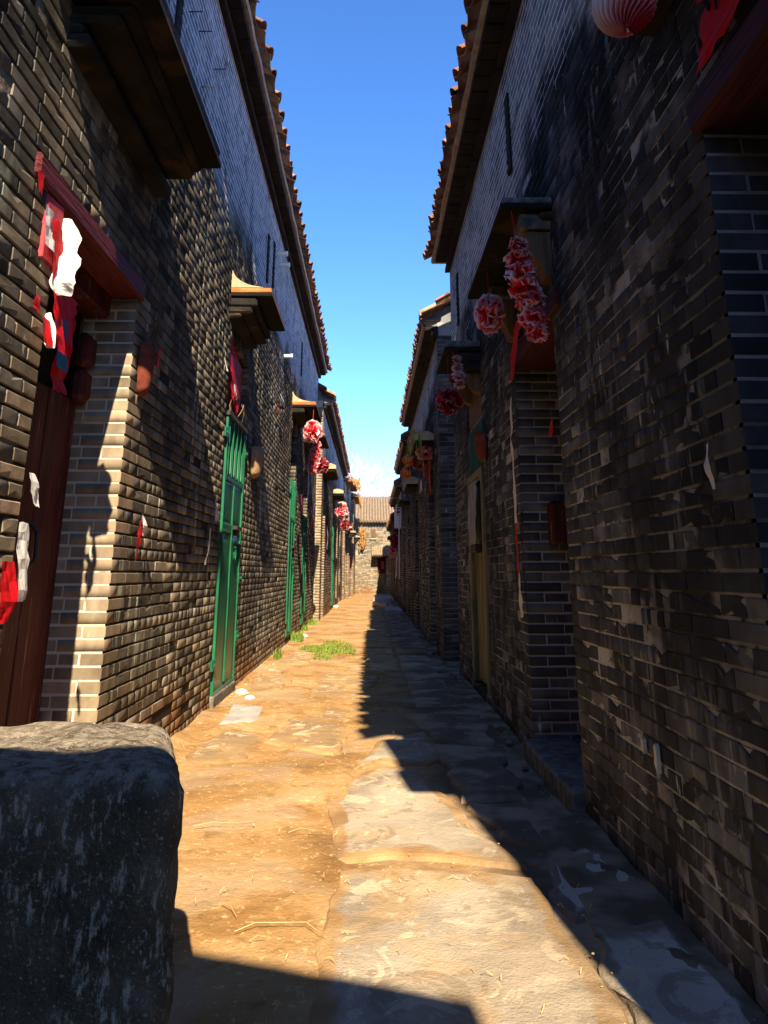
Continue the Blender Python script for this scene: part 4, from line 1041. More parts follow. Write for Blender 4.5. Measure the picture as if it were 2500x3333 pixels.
R2 = house('second shaded house with its gable end wall facing up the alley', -1, 0.95, 10.25, 17.9, 4.62, [(11.35, 12.35, -0.3, 2.75), (15.2, 16.1, -0.3, 2.6)], 0.70, 4.68, brick='brickR', mortar='mortarR', jmat='jambR', zup=3.45, front=1.6, single=True)
for a, b in ((11.35, 12.35), (15.2, 16.1)): plank_door(R2, -1, 1.2, a + 0.01, b - 0.01, 0.03, 2.5, 'oldwood', 4)
arched_canopy(R2, -1, 0.95, 11.2, 12.5, 3.05, 0.3); arched_canopy(R2, -1, 0.95, 15.0, 16.3, 2.82, 0.25)
R3 = house('third shaded house with orange lanterns hung below its eave', -1, 0.98, 18.2, 24.0, 4.25, [(19.2, 20.1, -0.3, 2.5), (22.1, 22.9, -0.3, 2.4)], 0.74, 4.3, brick='brickR', mortar='mortarW', jmat='brickR', zup=3.4, front=0.9)
R4 = house('fourth shaded house with a whitewashed upper wall and white conduit', -1, 1.0, 24.4, 31.6, 3.85, [(25.6, 26.5, -0.3, 2.4), (29.2, 30.0, -0.3, 2.4)], 0.76, 3.9, brick='brickR', mortar='mortarW', jmat='brickR', zup=3.2, front=0.9)
R5 = house('low shaded house at the far end of the right row with a grey tiled canopy', -1, 1.04, 32.0, 40.6, 3.35, [(33.0, 33.9, -0.3, 2.3), (37.0, 38.0, -0.3, 2.3)], 0.84, 3.4, brick='brickF', mortar='mortarL', zup=9.0, front=0.8, run=2.5)
for hh, x, oo in ((R3, 1.23, ((19.2, 20.1), (22.1, 22.9))), (R4, 1.25, ((25.6, 26.5), (29.2, 30.0))), (R5, 1.29, ((33.0, 33.9), (37.0, 38.0)))):
    for a, b in oo: plank_door(hh, -1, x, a + 0.01, b - 0.01, 0.03, 2.28, 'redwood', 3)
m = MB(); m.rbox(0.985, 0.998, 24.5, 31.5, 2.5, 3.64, 0.002); m.build('whitewash', M['plaster'], R4)
canopy(R3, -1, 0.98, 18.9, 20.3, 2.8, 0.26, 0.08, 'darkstone', ((0.15, 0.08),), wedge=False)
canopy(R4, -1, 1.0, 25.3, 26.8, 2.45, 0.25, 0.08, 'darkstone', ((0.15, 0.08),), wedge=False)
canopy(R5, -1, 1.04, 32.7, 34.2, 2.5, 0.3, 0.12, 'darkstone', ((0.2, 0.08),), wedge=False)
m = MB(); m.tube([(0.94, 25.0, 3.4), (0.94, 25.0, 0.9)], 0.022, 8); pp = m.build('conduit', M['pvc'], R4)
for zz in (3.3, 3.0):
    m = MB(); m.rbox(0.86, 0.98, 24.9, 25.15, zz, zz + 0.05, 0.01); m.rbox(0.86, 0.98, 24.9, 25.15, zz + 0.12, zz + 0.15, 0.01); m.rbox(0.88, 0.9, 24.95, 24.98, zz - 0.1, zz + 0.25, 0.004); m.build('insulator_rack', M['iron'], R4)

# end house across the alley
E = thing('brick_house', 'pale brick house closing the far end of the alley with a tiled porch roof', 'house', (0.4, 42, 0))
opE = [(0.4, 0.86, -0.3, 1.9), (0.07, 0.26, 2.95, 3.4)]
m = MB()
m.box(-3.5, 0.4, 42.012, 42.4, -0.3, 2.95); m.box(0.86, 4, 42.012, 42.4, -0.3, 2.95); m.box(0.4, 0.86, 42.012, 42.4, 1.9, 2.95)
m.box(-3.5, 0.07, 42.012, 42.4, 2.95, 3.4); m.box(0.26, 4, 42.012, 42.4, 2.95, 3.4); m.box(-3.5, 4, 42.012, 42.4, 3.4, 3.85)
m.box(-3.5, 4, 42.45, 43.5, -0.3, 3.9)
m.build('wall', M['mortarE'], E)
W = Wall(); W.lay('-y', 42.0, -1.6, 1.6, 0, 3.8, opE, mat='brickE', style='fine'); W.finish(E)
d = plank_door.__wrapped__ if False else None
m = MB(); m.rbox(0.41, 0.85, 42.2, 42.24, 0.02, 1.05, 0.01); d = m.build('door', M['ochre'], E)
m = MB(); m.rbox(0.41, 0.85, 42.2, 42.23, 1.06, 1.88, 0.01); d2 = m.build('door', M['redwood'], E); d2['label'] = 'dark red upper half door'
m = MB(); m.rbox(0.58, 0.74, 42.19, 42.199, 1.3, 1.7, 0.002); m.build('notice', M['pinkpaper'], E)
m = MB(); m.rbox(0.05, 0.28, 41.96, 42.1, 2.93, 3.42, 0.01); wd = m.build('window', M['oldwood'], E)
for i in range(2):
    m = MB(); m.rbox(0.075 + i * 0.09, 0.155 + i * 0.09, 41.945, 41.958, 2.97, 3.38, 0.003); m.build('shutter', M['oldwood'], wd)
m = MB(); m.rbox(0.0, 0.33, 41.93, 42.05, 2.85, 2.925, 0.01); m.build('sill', M['limestone'], E)
def tiled_slope(parent, x0, x1, yb, zb, run, slope, pitch, name, mat):
    s = R(slope); xs = np.arange(x0, x1, pitch / 8); us = np.linspace(0, run, 14)
    U_, X = np.meshgrid(us, xs, indexing='ij')
    Wv = 0.05 * np.cos(X / pitch * 2 * math.pi) + (0.02 * (np.arange(14) % 2))[:, None]
    m = MB(); m.grid(np.stack([X, yb + U_ * math.cos(s) - Wv * math.sin(s), zb + U_ * math.sin(s) + Wv * math.cos(s)], -1))
    return m.build(name, M[mat], parent, solid=0.05)
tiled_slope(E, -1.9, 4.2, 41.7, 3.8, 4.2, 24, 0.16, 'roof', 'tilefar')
# hipped left end of the roof falls away: gable board below
pr = tiled_slope(E, 0.12, 0.95, 41.35, 1.98, 0.7, 38, 0.1, 'porch_roof', 'tilefar')
m = MB(); m.rbox(0.1, 0.97, 41.4, 41.99, 1.88, 1.965, 0.01); m.build('board', M['soffit'], pr)

# the house behind the camera that shades the near ground
B = thing('brick_house', 'brick house behind the viewer with a sloping roof edge', 'house', (-1.5, -1.6, 0))
m = MB(); m.prism([(-4.5, -0.2), (0.775, -0.2), (0.775, 3.22), (-0.02, 3.48), (-0.75, 3.5), (-2.2, 4.0), (-4.5, 4.2)], -1.8, -1.5, 'y'); m.build('wall', M['cornice'], B)

# ------------------------------------------------------------------ the stone block in front
def block():
    n = 44; t = np.linspace(-1, 1, n); P = []; fs = []
    m = MB(); c = np.array([-0.775, 1.87, 0.2]); h = np.array([0.42, 0.27, 0.53]); r = 0.062
    for ax in range(3):
        for sg in (-1, 1):
            A, Bq = np.meshgrid(t, t, indexing='ij')
            q = np.zeros((n, n, 3)); q[..., ax] = sg; q[..., (ax + 1) % 3] = A; q[..., (ax + 2) % 3] = Bq
            p = q * h; cl = np.clip(p, -(h - r), h - r); dd = p - cl
            ln = np.linalg.norm(dd, axis=-1, keepdims=True)
            p = cl + dd / np.maximum(ln, 1e-9) * r
            w_ = p + c
            nx = vnoise(w_[..., 0] + w_[..., 1] * 0.7, w_[..., 2], 5, 3) - 0.5; ny = vnoise(w_[..., 0], w_[..., 1] + w_[..., 2], 12, 4) - 0.5; nz = vnoise(w_[..., 0] - w_[..., 2], w_[..., 1], 30, 6) - 0.5
            dirn = dd / np.maximum(ln, 1e-9)
            w_ = w_ + dirn * (0.016 * nx + 0.015 * ny + 0.010 * nz)[..., None]
            w_[..., 0] += -0.30 * (w_[..., 1] - 1.6)
            m.grid(w_ if sg > 0 else w_[::-1])
    o = m.build('stone_block', M['block'], None, smooth=True)
    import bmesh
    b = bmesh.new(); b.from_mesh(o.data); bmesh.ops.remove_doubles(b, verts=b.verts, dist=0.0015); bmesh.ops.recalc_face_normals(b, faces=b.faces); b.to_mesh(o.data); b.free()
    tag(o, 'big rounded lichen streaked stone block at the near left of the alley', 'stone block')
block()

# ------------------------------------------------------------------ paper flowers and lanterns
def petals(mb, c, Rr, n, sq=(1, 1, 1), ruff=0.24, wd=0.9, lo=-1.0, core=0.15):
    c = Vector(c)
    for i in range(n):
        zz = lo + (1 - lo) * (i + 0.5) / n; t = i * 2.39996 + U(-0.3, 0.3); rr = math.sqrt(max(0, 1 - zz * zz))
        d = Vector((rr * math.cos(t), rr * math.sin(t), zz)).normalized()
        a = Vector((0, 0, 1)) if abs(d.z) < 0.8 else Vector((1, 0, 0))
        u = d.cross(a).normalized(); v = d.cross(u)
        ph = U(0, 6.28); u, v = u * math.cos(ph) + v * math.sin(ph), v * math.cos(ph) - u * math.sin(ph)
        K, J = 5, 7; P = np.zeros((K, J, 3)); T = np.zeros((K, J)); L = Rr * U(0.72, 1.16); f1, f2 = U(0, 6.28), U(0, 6.28)
        for a_ in range(K):
            s = a_ / (K - 1)
            for b_ in range(J):
                q = b_ / (J - 1) * 2 - 1
                wv = Rr * wd * (0.25 + 0.75 * math.sin(math.pi * (0.15 + 0.65 * s)))
                ru = Rr * ruff * s * s * (math.sin(q * 5 + f1) + 0.6 * math.sin(q * 9 + f2))
                p = d * (L * (core + (1 - core) * s) * (1 - 0.12 * q * q * s)) + u * (wv * q * (0.55 + 0.45 * s)) + v * (ru + Rr * 0.25 * s * s)
                P[a_, b_] = (c.x + p.x * sq[0], c.y + p.y * sq[1], c.z + p.z * sq[2]); T[a_, b_] = s
        mb.grid(P, np.clip(T, 0.001, 1))
def pompom(name, label, loc, Rr, n=42, sq=(1, 1, 1), mat='petal', top=None, group=None, tail=True, cat='paper flower'):
    m = MB(); petals(m, loc, Rr, n, sq)
    o = m.build(name, M[mat], None, smooth=True, fix=False); tag(o, label, cat, group)
    if top:
        v = MB(); v.tube([(loc[0], loc[1], loc[2] + Rr * 0.3), top], 0.003, 5); v.build('string', M['tassel'], o)
    if tail:
        v = MB(); v.tube([(loc[0], loc[1], loc[2] - Rr * 0.8), (loc[0] + 0.01, loc[1], loc[2] - Rr * 1.15), (loc[0] - 0.012, loc[1], loc[2] - Rr * 1.3), (loc[0] - 0.02, loc[1], loc[2] - Rr * 1.15)], 0.003, 5); v.build('loop', M['cable'], o)
    return o
def garland(label, pts, rs, top, mat='petal', dn=22):
    o = thing('paper_garland', label, 'garland', pts[0])
    for i, (p, r) in enumerate(zip(pts, rs)):
        v = MB(); petals(v, p, r, dn, (1, 1, 0.8), 0.3, 1.0)
        v.build('blossom', M[mat], o, smooth=True, fix=False)
    v = MB(); v.tube([top] + [tuple(p) for p in pts], 0.003, 5); v.build('string', M['tassel'], o)
    return o
G1 = 'paper flowers hung for the new year'
ys_ = np.linspace(0, 1, 7)
gp = [(0.80 + 0.06 * t - 0.012 * math.sin(5 * t), 3.72 - 0.02 * t, 2.83 - 0.52 * t) for t in ys_]
garland('long ragged red and white paper garland hanging from the stone canopy over the right doorway', gp, [0.05, 0.068, 0.076, 0.08, 0.078, 0.07, 0.056], (0.80, 3.85, 3.1))
pompom('paper_flower', 'drooping red paper flower with white fringe beside the long garland', (0.80, 4.72, 2.78), 0.125, 46, (0.8, 0.8, 1.0), 'petal', (0.80, 4.75, 3.1), G1)
garland('small faded pink paper garland under the second stone canopy on the right', [(0.765, 6.35, 2.93), (0.765, 6.33, 2.85), (0.77, 6.31, 2.77), (0.775, 6.3, 2.69)], [0.045, 0.05, 0.055, 0.05], (0.76, 6.75, 3.12), 'petalpale', 20)
pompom('paper_flower', 'dark red paper flower ball below the second stone canopy on the right', (0.735, 6.85, 2.66), 0.125, 46, (1, 1, 0.95), 'petaldark', (0.74, 6.9, 3.1), G1)
pompom('paper_flower', 'round red and white paper flower under the third canopy on the right', (0.84, 11.4, 2.88), 0.13, 36, (1, 1, 0.9), 'petal', (0.84, 11.4, 3.05), G1, False)
pompom('paper_flower', 'dark red paper flower left of the charm on the second shaded house', (0.80, 12.2, 2.85), 0.125, 36, (1, 1, 1), 'petaldark', (0.8, 12.2, 3.05), G1, False)
pompom('paper_flower', 'sunlit red and white paper flower under the canopy of the second green gate', (-0.96, 10.6 + 1.4, 3.32), 0.16, 44, (0.9, 0.9, 1.05), 'petal', (-0.98, 12.4, 3.8), G1, False)
garland('hanging red and white paper roll beside the sunlit flower', [(-1.02, 13.9, 3.42), (-1.04, 13.9, 3.30), (-1.06, 13.9, 3.18), (-1.08, 13.9, 3.06), (-1.1, 13.9, 2.96)], [0.08, 0.1, 0.105, 0.105, 0.09], (-1.0, 13.7, 3.8))
pompom('paper_flower', 'dim honeycomb red paper ball below the third sunny side canopy', (-1.0, 14.9, 3.17), 0.15, 40, (1, 1, 1), 'petaldark', (-1.0, 14.9, 3.7), G1, False)
pompom('paper_flower', 'red paper flower hanging by the far green gate of the second sunny house', (-0.93, 24.2, 3.0), 0.2, 34, (1, 1, 1.2), 'petal', (-0.93, 24.2, 3.5), G1, False)
pompom('paper_flower', 'small dark red flower past the far green gate', (-0.93, 27.6, 2.75), 0.17, 30, (1, 1, 1.1), 'petaldark', (-0.93, 27.6, 3.45), G1, False)
pompom('paper_flower', 'red flower pair hanging at the far right near the end house', (0.86, 27.0, 2.18), 0.17, 30, (0.8, 1, 1.5), 'petaldark', (0.86, 26.6, 2.45), G1, False)
pompom('paper_flower', 'pink and red flower lowest at the far right doorway', (0.83, 29.0, 1.9), 0.17, 30, (0.8, 1, 1.3), 'petal', (0.86, 28.0, 2.4), G1, False)
def honeycomb(label, c, Rr, mat, top, n=26, rows=15, name='paper_lantern'):
    P = np.zeros((rows, n * 2 + 1, 3)); T = np.zeros((rows, n * 2 + 1))
    for i in range(rows):
        th = math.pi * (0.04 + 0.92 * i / (rows - 1))
        for j in range(n * 2 + 1):
            ph = math.pi * j / n; od = (i + j) % 2
            r = Rr * (1.06 if od else 0.84)
            P[i, j] = (c[0] + r * math.sin(th) * math.cos(ph), c[1] + r * math.sin(th) * math.sin(ph), c[2] + r * math.cos(th))
            T[i, j] = (1.05 if od else 0.62) + 0.5 * math.cos(th) - 0.25 * math.cos(ph)
    m = MB(); m.grid(P, np.clip(T, 0.01, 1)); o = m.build(name, M[mat], None, fix=False); tag(o, label, 'paper lantern')
    v = MB(); v.tube([(c[0], c[1], c[2] + Rr * 0.9), top], 0.004, 5); v.tube([(c[0], c[1], c[2] - Rr), (c[0] + 0.002, c[1], c[2] - Rr * 1.12)], 0.004, 5); v.build('string', M['cable'], o)
    return o
honeycomb('big honeycomb paper ball fading from white to red at the top right', (0.735, 1.78, 2.70), 0.088, 'honey', (0.75, 1.8, 3.2))
def lantern(label, c, Rr):
    n, rows = 16, 11; P = np.zeros((rows, n + 1, 3))
    for i in range(rows):
        th = math.pi * (0.1 + 0.8 * i / (rows - 1))
        for j in range(n + 1):
            ph = 2 * math.pi * j / n; r = Rr * (1 - 0.05 * abs(math.sin(ph * 4)))
            P[i, j] = (c[0] + r * math.sin(th) * math.cos(ph), c[1] + r * math.sin(th) * math.sin(ph), c[2] + 0.85 * Rr * math.cos(th))
    m = MB(); m.grid(P); o = m.build('round_lantern', M['lantern'], None, smooth=True, fix=False); tag(o, label, 'lantern', 'orange lanterns under the eave')
    for s in (-1, 1):
        v = MB(); v.tube([(c[0], c[1], c[2] + s * Rr * 0.78), (c[0], c[1], c[2] + s * Rr * 0.92)], Rr * 0.4, 10); v.build('cap', M['gold'], o)
    v = MB(); v.tube([(c[0], c[1], c[2] - Rr * 0.92), (c[0], c[1], c[2] - Rr * 1.5)], 0.015, 6, 0.025); v.build('tassel', M['tassel'], o)
    v = MB()
    for a in np.linspace(-0.4, 0.4, 3): v.rbox(c[0] + a * Rr - 0.012, c[0] + a * Rr + 0.012, c[1] - Rr * 1.02, c[1] - Rr * 0.9, c[2] - 0.06, c[2] + 0.06, 0.003)
    v.build('gold_mark', M['gold'], o)
lantern('upper orange lantern below the eave of the third shaded house', (0.90, 17.8, 3.7), 0.15)
lantern('lower orange lantern with gold writing on the third shaded house', (0.88, 18.05, 3.42), 0.17)

# ------------------------------------------------------------------ papers on the walls
def paper(name, label, cat, side, X, rows, mat, off=0.012, crum=0.012, cols=6, parent=None, group=None, axis='y', xp=None):
    """rows: (z, u0, u1, extra distance from the wall)"""
    rs = []
    if xp is not None: X = xp
    for (za, a0, a1, wa), (zb, b0, b1, wb) in zip(rows[:-1], rows[1:]):
        for t in np.linspace(0, 1, 5)[:-1]: rs.append((za + (zb - za) * t, a0 + (b0 - a0) * t, a1 + (b1 - a1) * t, wa + (wb - wa) * t))
    rs.append(rows[-1])
    P = np.zeros((len(rs), cols, 3)); sd = random.randrange(99)
    for i, (z, a, b, wv) in enumerate(rs):
        rag = (0.08 if axis == 'y' else 0.3) * (b - a)
        fq = 40 if axis == 'y' else 14
        a += rag * (vnoise(z, 0, fq, sd) - 0.5) * 2 + 0.06 * (b - a) * (random.random() - 0.5); b += rag * (vnoise(z, 5, fq, sd) - 0.5) * 2 + 0.06 * (b - a) * (random.random() - 0.5)
        for j in range(cols):
            u = a + (b - a) * j / (cols - 1); h = off + wv + crum * vnoise(u, z, 28, sd) + crum * vnoise(u, z, 11, sd + 1)
            P[i, j] = (X + side * h, u, z + 0.01 * (vnoise(u, z, 50, sd) - 0.5)) if axis == 'y' else (u, X - h, z + 0.01 * (vnoise(u, z, 50, sd) - 0.5))
    m = MB(); m.grid(P); o = m.build(name, M[mat], parent, smooth=False, fix=False)
    if parent is None: tag(o, label, cat, group)
    return o
TP = 'torn paper'
# beside the oxblood door
p = paper('red_paper', 'red paper strip with a torn white curl on the near edge of the oxblood doorway', TP, 1, XL, [(2.5, 2.77, 2.86, 0), (2.38, 2.78, 2.9, 0.01), (2.25, 2.86, 2.94, 0.0), (2.1, 2.9, 3.0, 0.0), (1.98, 2.92, 3.02, 0.02)], 'redpaper')
paper('curl', '', TP, 1, XL, [(2.56, -1.345, -1.29, 0.0), (2.47, -1.345, -1.26, 0.02), (2.4, -1.345, -1.265, 0.03), (2.36, -1.35, -1.235, 0.05), (2.25, -1.335, -1.235, 0.06), (2.2, -1.3, -1.25, 0.04)], 'whitepaper', crum=0.03, parent=p, axis='x', xp=2.97)
paper('curl', '', TP, 1, XL, [(2.12, -1.34, -1.31, 0.0), (2.06, -1.33, -1.265, 0.02), (1.97, -1.31, -1.275, 0.02)], 'whitepaper', crum=0.02, parent=p, axis='x', xp=2.93)
p = paper('red_paper', 'red and magenta printed hanging inside the oxblood doorway', TP, 1, XL - 0.12, [(2.36, 3.2, 3.42, 0), (2.25, 3.18, 3.38, 0.01), (2.1, 3.2, 3.36, 0.02), (1.95, 3.2, 3.36, 0.0), (1.88, 3.2, 3.35, 0.02)], 'redpaper')
for a, b, z0, z1 in ((3.16, 3.24, 2.12, 2.2), (3.17, 3.28, 1.98, 2.06)): paper('print', '', TP, 1, XL - 0.1, [(z1, a, b, 0.02), (z0, a + 0.01, b + 0.02, 0.02)], 'bluepaper', parent=p, crum=0.004)
paper('red_paper', 'tiny red scrap at the upper left of the red lintel', TP, 1, XL, [(2.62, 2.6, 2.66, 0), (2.52, 2.6, 2.64, 0.01)], 'redpaper')
paper('white_paper', 'white scrap under the left end of the red lintel', TP, 1, XL, [(2.52, 2.7, 2.79, 0), (2.35, 2.72, 2.8, 0.01)], 'whitepaper')
paper('red_paper', 'small red and white curl left of the red strip', TP, 1, XL, [(2.13, 2.68, 2.74, 0.02), (2.06, 2.66, 2.72, 0.03)], 'redpaper')
paper('red_paper', 'red paper flap below the white curl on the near jamb', TP, 1, XL, [(2.08, 2.8, 2.87, 0.0), (1.97, 2.79, 2.88, 0.02)], 'redpaper')
paper('white_paper', 'white sliver half way down the near edge of the oxblood doorway', TP, 1, XL, [(1.47, 2.86, 2.92, 0.0), (1.4, 2.86, 2.93, 0.02), (1.34, 2.9, 2.94, 0.03)], 'whitepaper')
paper('white_paper', 'long white sliver low on the near edge of the oxblood doorway', TP, 1, XL, [(1.28, 2.84, 2.9, 0.0), (1.15, 2.83, 2.93, 0.02), (1.0, 2.86, 2.92, 0.03)], 'whitepaper')
paper('red_paper', 'red scrap at the left picture edge low beside the oxblood door', TP, 1, XL, [(1.14, 2.76, 2.86, 0.0), (1.0, 2.74, 2.86, 0.02), (0.93, 2.76, 2.82, 0.01)], 'redpaper')
p = paper('red_paper', 'thin red and white strip on the brick pier between oxblood door and first green gate', TP, 1, XL, [(1.38, 4.31, 4.35, 0.0), (1.26, 4.27, 4.33, 0.01), (1.16, 4.26, 4.29, 0.0)], 'redpaper')
paper('curl', '', TP, 1, XL, [(1.43, 4.33, 4.35, 0.0), (1.36, 4.3, 4.37, 0.02), (1.3, 4.31, 4.35, 0.02)], 'whitepaper', parent=p)
paper('white_paper', 'white curl on the shadow edge left of the first green gate', TP, 1, XL, [(1.68, 6.26, 6.32, 0.01), (1.56, 6.24, 6.36, 0.03), (1.5, 6.28, 6.32, 0.02)], 'whitepaper')
paper('white_paper', 'narrow white run below the curl left of the first green gate', TP, 1, XL, [(1.45, 6.2, 6.25, 0.0), (1.3, 6.14, 6.2, 0.005), (1.16, 6.1, 6.15, 0.0)], 'whitepaper')
paper('red_paper', 'red paper pasted on the boards above the first green gate', TP, 1, XL - 0.055, [(3.26, 6.8, 7.0, 0.0), (3.15, 6.8, 7.5, 0.0), (2.9, 6.9, 7.6, 0.01), (2.75, 7.0, 7.45, 0.01), (2.62, 7.2, 7.32, 0.02)], 'redpaper')
paper('white_paper', 'white patch on the red paper above the first green gate', TP, 1, XL - 0.02, [(2.85, 6.95, 7.05, 0.0), (2.76, 6.95, 7.1, 0.01)], 'whitepaper')
paper('white_paper', 'white scrap on the bricks left of the boards above the first green gate', TP, 1, XL, [(2.93, 6.38, 6.42, 0.0), (2.83, 6.38, 6.46, 0.02)], 'whitepaper')
o = paper('paper_bow', 'small pale paper bow with red tail between the first and second green gates', 'paper bow', 1, XL, [(3.52, 10.15, 10.45, 0.03), (3.46, 10.15, 10.5, 0.05), (3.42, 10.2, 10.4, 0.03)], 'whitepaper')
paper('tail', '', TP, 1, XL, [(3.38, 10.26, 10.32, 0.01), (3.27, 10.24, 10.34, 0.01), (3.2, 10.28, 10.3, 0.01)], 'redpaper', parent=o)
paper('red_paper', 'pale pink banner hanging before the second green gate', TP, 1, XL, [(2.45, 13.32, 13.6, 0.06), (2.2, 13.3, 13.62, 0.08), (2.1, 13.34, 13.55, 0.06)], 'pinkpaper')
paper('red_paper', 'sunlit heart shaped red plaque right of the third green gate', TP, 1, XL, [(2.38, 15.9, 16.2, 0.05), (2.2, 15.85, 16.35, 0.08), (1.95, 15.86, 16.1, 0.04)], 'pinkpaper')
paper('white_paper', 'long white banner above the third green gate', TP, 1, XL, [(3.1, 14.4, 14.6, 0.08), (2.8, 14.42, 14.7, 0.1), (2.45, 14.5, 14.7, 0.08)], 'whitepaper')
for i, (yy, z0, z1, mt, lb) in enumerate(((20.3, 1.7, 2.3, 'whitepaper', 'white scrap beside the dark doorway of the second sunny house'), (21.2, 1.9, 2.9, 'pinkpaper', 'faded pink strip on the pier past the dark doorway'), (25.5, 1.6, 2.9, 'redpaper', 'red strip right of the far green gate'), (28.2, 0.9, 2.2, 'whitepaper', 'tall white strip far down the sunny wall'), (30.7, 1.5, 2.6, 'redpaper', 'red strip on the last door of the second sunny house'))):
    paper('paper_strip', lb, TP, 1, -1.2, [(z1, yy, yy + 0.28, 0.01), ((z0 + z1) / 2, yy, yy + 0.3, 0.03), (z0, yy + 0.04, yy + 0.25, 0.01)], mt)
for i, (x, yy, z0, z1, mt, lb) in enumerate(((-1.12, 34.9, 0.6, 2.3, 'redpaper', 'red strip on the first step of the grassy roofed house'), (-0.98, 36.7, 0.5, 2.5, 'redpaper', 'tall red strip near the end of the sunny row'), (-0.82, 39.5, 0.4, 2.2, 'pinkpaper', 'last faded red strip of the sunny row'))):
    paper('paper_strip', lb, TP, 1, x, [(z1, yy, yy + 0.3, 0.01), (z0, yy, yy + 0.3, 0.02)], mt)
# right side
p = paper('red_paper', 'red paper with black brush strokes above the near right doorway', TP, -1, XR, [(3.05, 1.0, 1.82, 0.0), (2.78, 1.2, 1.83, 0.0), (2.62, 1.45, 1.86, 0.008), (2.57, 1.7, 1.9, 0.01), (2.555, 1.86, 1.93, 0.01)], 'redpaper')
for pts in ([(1.80, 2.73), (1.79, 2.70), (1.785, 2.685)], [(1.735, 2.74), (1.74, 2.70), (1.745, 2.655)], [(1.735, 2.70), (1.715, 2.712), (1.69, 2.70)], [(1.62, 2.76), (1.63, 2.7)]):
    v = MB(); v.tube([(XR - 0.035, a, b) for a, b in pts], 0.0075, 6, 0.004); v.build('brush_stroke', M['ink'], p)
p = paper('red_paper', 'red paper ribbon tied below the long garland', TP, -1, XR, [(2.62, 3.85, 4.3, 0.06), (2.56, 3.82, 4.35, 0.08), (2.52, 3.84, 4.1, 0.06)], 'redpaper')
paper('red_paper', 'narrow red strip on the wall behind the tail of the garland', TP, -1, XR, [(2.72, 4.5, 4.75, 0.02), (2.6, 4.7, 4.9, 0.02), (2.48, 4.85, 4.98, 0.02), (2.38, 4.92, 5.02, 0.02)], 'redpaper')
paper('red_paper', 'small bright red tag on the pier edge left of the near right wall', TP, -1, XR, [(1.92, 3.99, 4.06, 0.0), (1.82, 3.985, 4.07, 0.012)], 'redpaper')
p = paper('white_paper', 'long white paper sliver down the far jamb corner of the right doorway', TP, -1, XR, [(2.3, 5.1, 5.15, 0.0), (2.0, 5.12, 5.17, 0.01), (1.7, 5.1, 5.17, 0.012), (1.42, 5.06, 5.14, 0.014)], 'whitepaper')
paper('red_paper', 'red remnant under the long white sliver', TP, -1, XR, [(1.44, 5.14, 5.18, 0.0), (1.25, 5.13, 5.17, 0.006), (1.1, 5.12, 5.15, 0.004)], 'redpaper')
paper('white_paper', 'ragged white and red remnant low on the far jamb corner', TP, -1, XR, [(1.12, 5.13, 5.18, 0.0), (0.95, 5.08, 5.18, 0.008), (0.82, 5.03, 5.12, 0.01)], 'whitepaper')
paper('white_paper', 'white corner scrap just below the second red lintel', TP, -1, XR, [(2.47, 5.0, 5.1, 0.0), (2.4, 5.06, 5.11, 0.01)], 'whitepaper')
paper('white_paper', 'small white smear on the near right wall beside the jamb', TP, -1, XR, [(1.47, 2.16, 2.18, 0.0), (1.4, 2.145, 2.175, 0.004), (1.33, 2.15, 2.16, 0.0)], 'whitepaper')
paper('grey_cloth', 'grey cloth pinned over the top of the weathered wooden gate', 'cloth', -1, XR, [(1.95, 7.0, 7.6, 0.0), (1.75, 7.0, 7.58, 0.015), (1.5, 7.05, 7.6, 0.02), (1.36, 7.1, 7.5, 0.015)], 'greycloth')
paper('white_paper', 'white patch under the plant canopy on the second shaded house', TP, -1, 0.95, [(2.7, 13.2, 13.6, 0.02), (2.5, 13.2, 13.7, 0.03)], 'whitepaper')
paper('red_paper', 'red and white hanging by the first door of the second shaded house', TP, -1, 0.95, [(2.85, 10.9, 11.15, 0.05), (2.5, 10.85, 11.15, 0.06), (2.2, 10.95, 11.1, 0.04)], 'redpaper')
o = paper('charm', 'white knot charm with red tassel under the round flower', 'charm', -1, 0.9, [(2.72, 11.2, 11.26, 0.08), (2.66, 11.2, 11.27, 0.08)], 'whitepaper')
v = MB(); v.tube([(0.81, 11.23, 2.66), (0.81, 11.23, 2.48)], 0.008, 6, 0.016); v.build('tassel', M['tassel'], o)
for yy, x, z0, z1, lb in ((27.5, 1.0, 1.0, 1.8, 'first of two pale strips by the far right doorway'), (28.4, 1.0, 0.9, 1.7, 'second of two pale strips by the far right doorway')):
    paper('paper_strip', lb, TP, -1, x, [(z1, yy, yy + 0.35, 0.01), (z0, yy, yy + 0.3, 0.03)], 'whitepaper')

# incense pockets
def pocket(label, side, X, y, z0, z1, wd, dp, mat):
    m = MB(); n = 9; P = []
    for i, t in enumerate(np.linspace(0, 1, 8)):
        row = []
        for k in range(n):
            a = math.pi * k / (n - 1); s = 0.35 + 0.65 * math.sin(math.pi * (0.12 + 0.5 * t))
            row.append((X + side * (0.004 + dp * math.sin(a) * s), y - wd / 2 * math.cos(a) * s, z0 + (z1 - z0) * t + 0.02 * math.sin(a) * (t == 0)))
        P.append(row)
    m.grid(np.array(P)); o = m.build('incense_pocket', M[mat], None, smooth=True, fix=False, solid=0.008); tag(o, label, 'incense holder')
    v = MB(); v.add([P[0][k] for k in range(n)] + [(X, y, z0)], [(k, k + 1, n) for k in range(n - 1)]); v.build('base', M[mat], o)
    v = MB()
    for _ in range(16): v.tube([(X + side * U(0.02, dp * 0.7), y + U(-0.3, 0.3) * wd, z1 - 0.06), (X + side * U(0.02, dp * 1.3), y + U(-0.6, 0.8) * wd, z1 + U(0.03, 0.09))], 0.002, 4)
    v.build('incense_sticks', M['oldwood'], o)
    return o
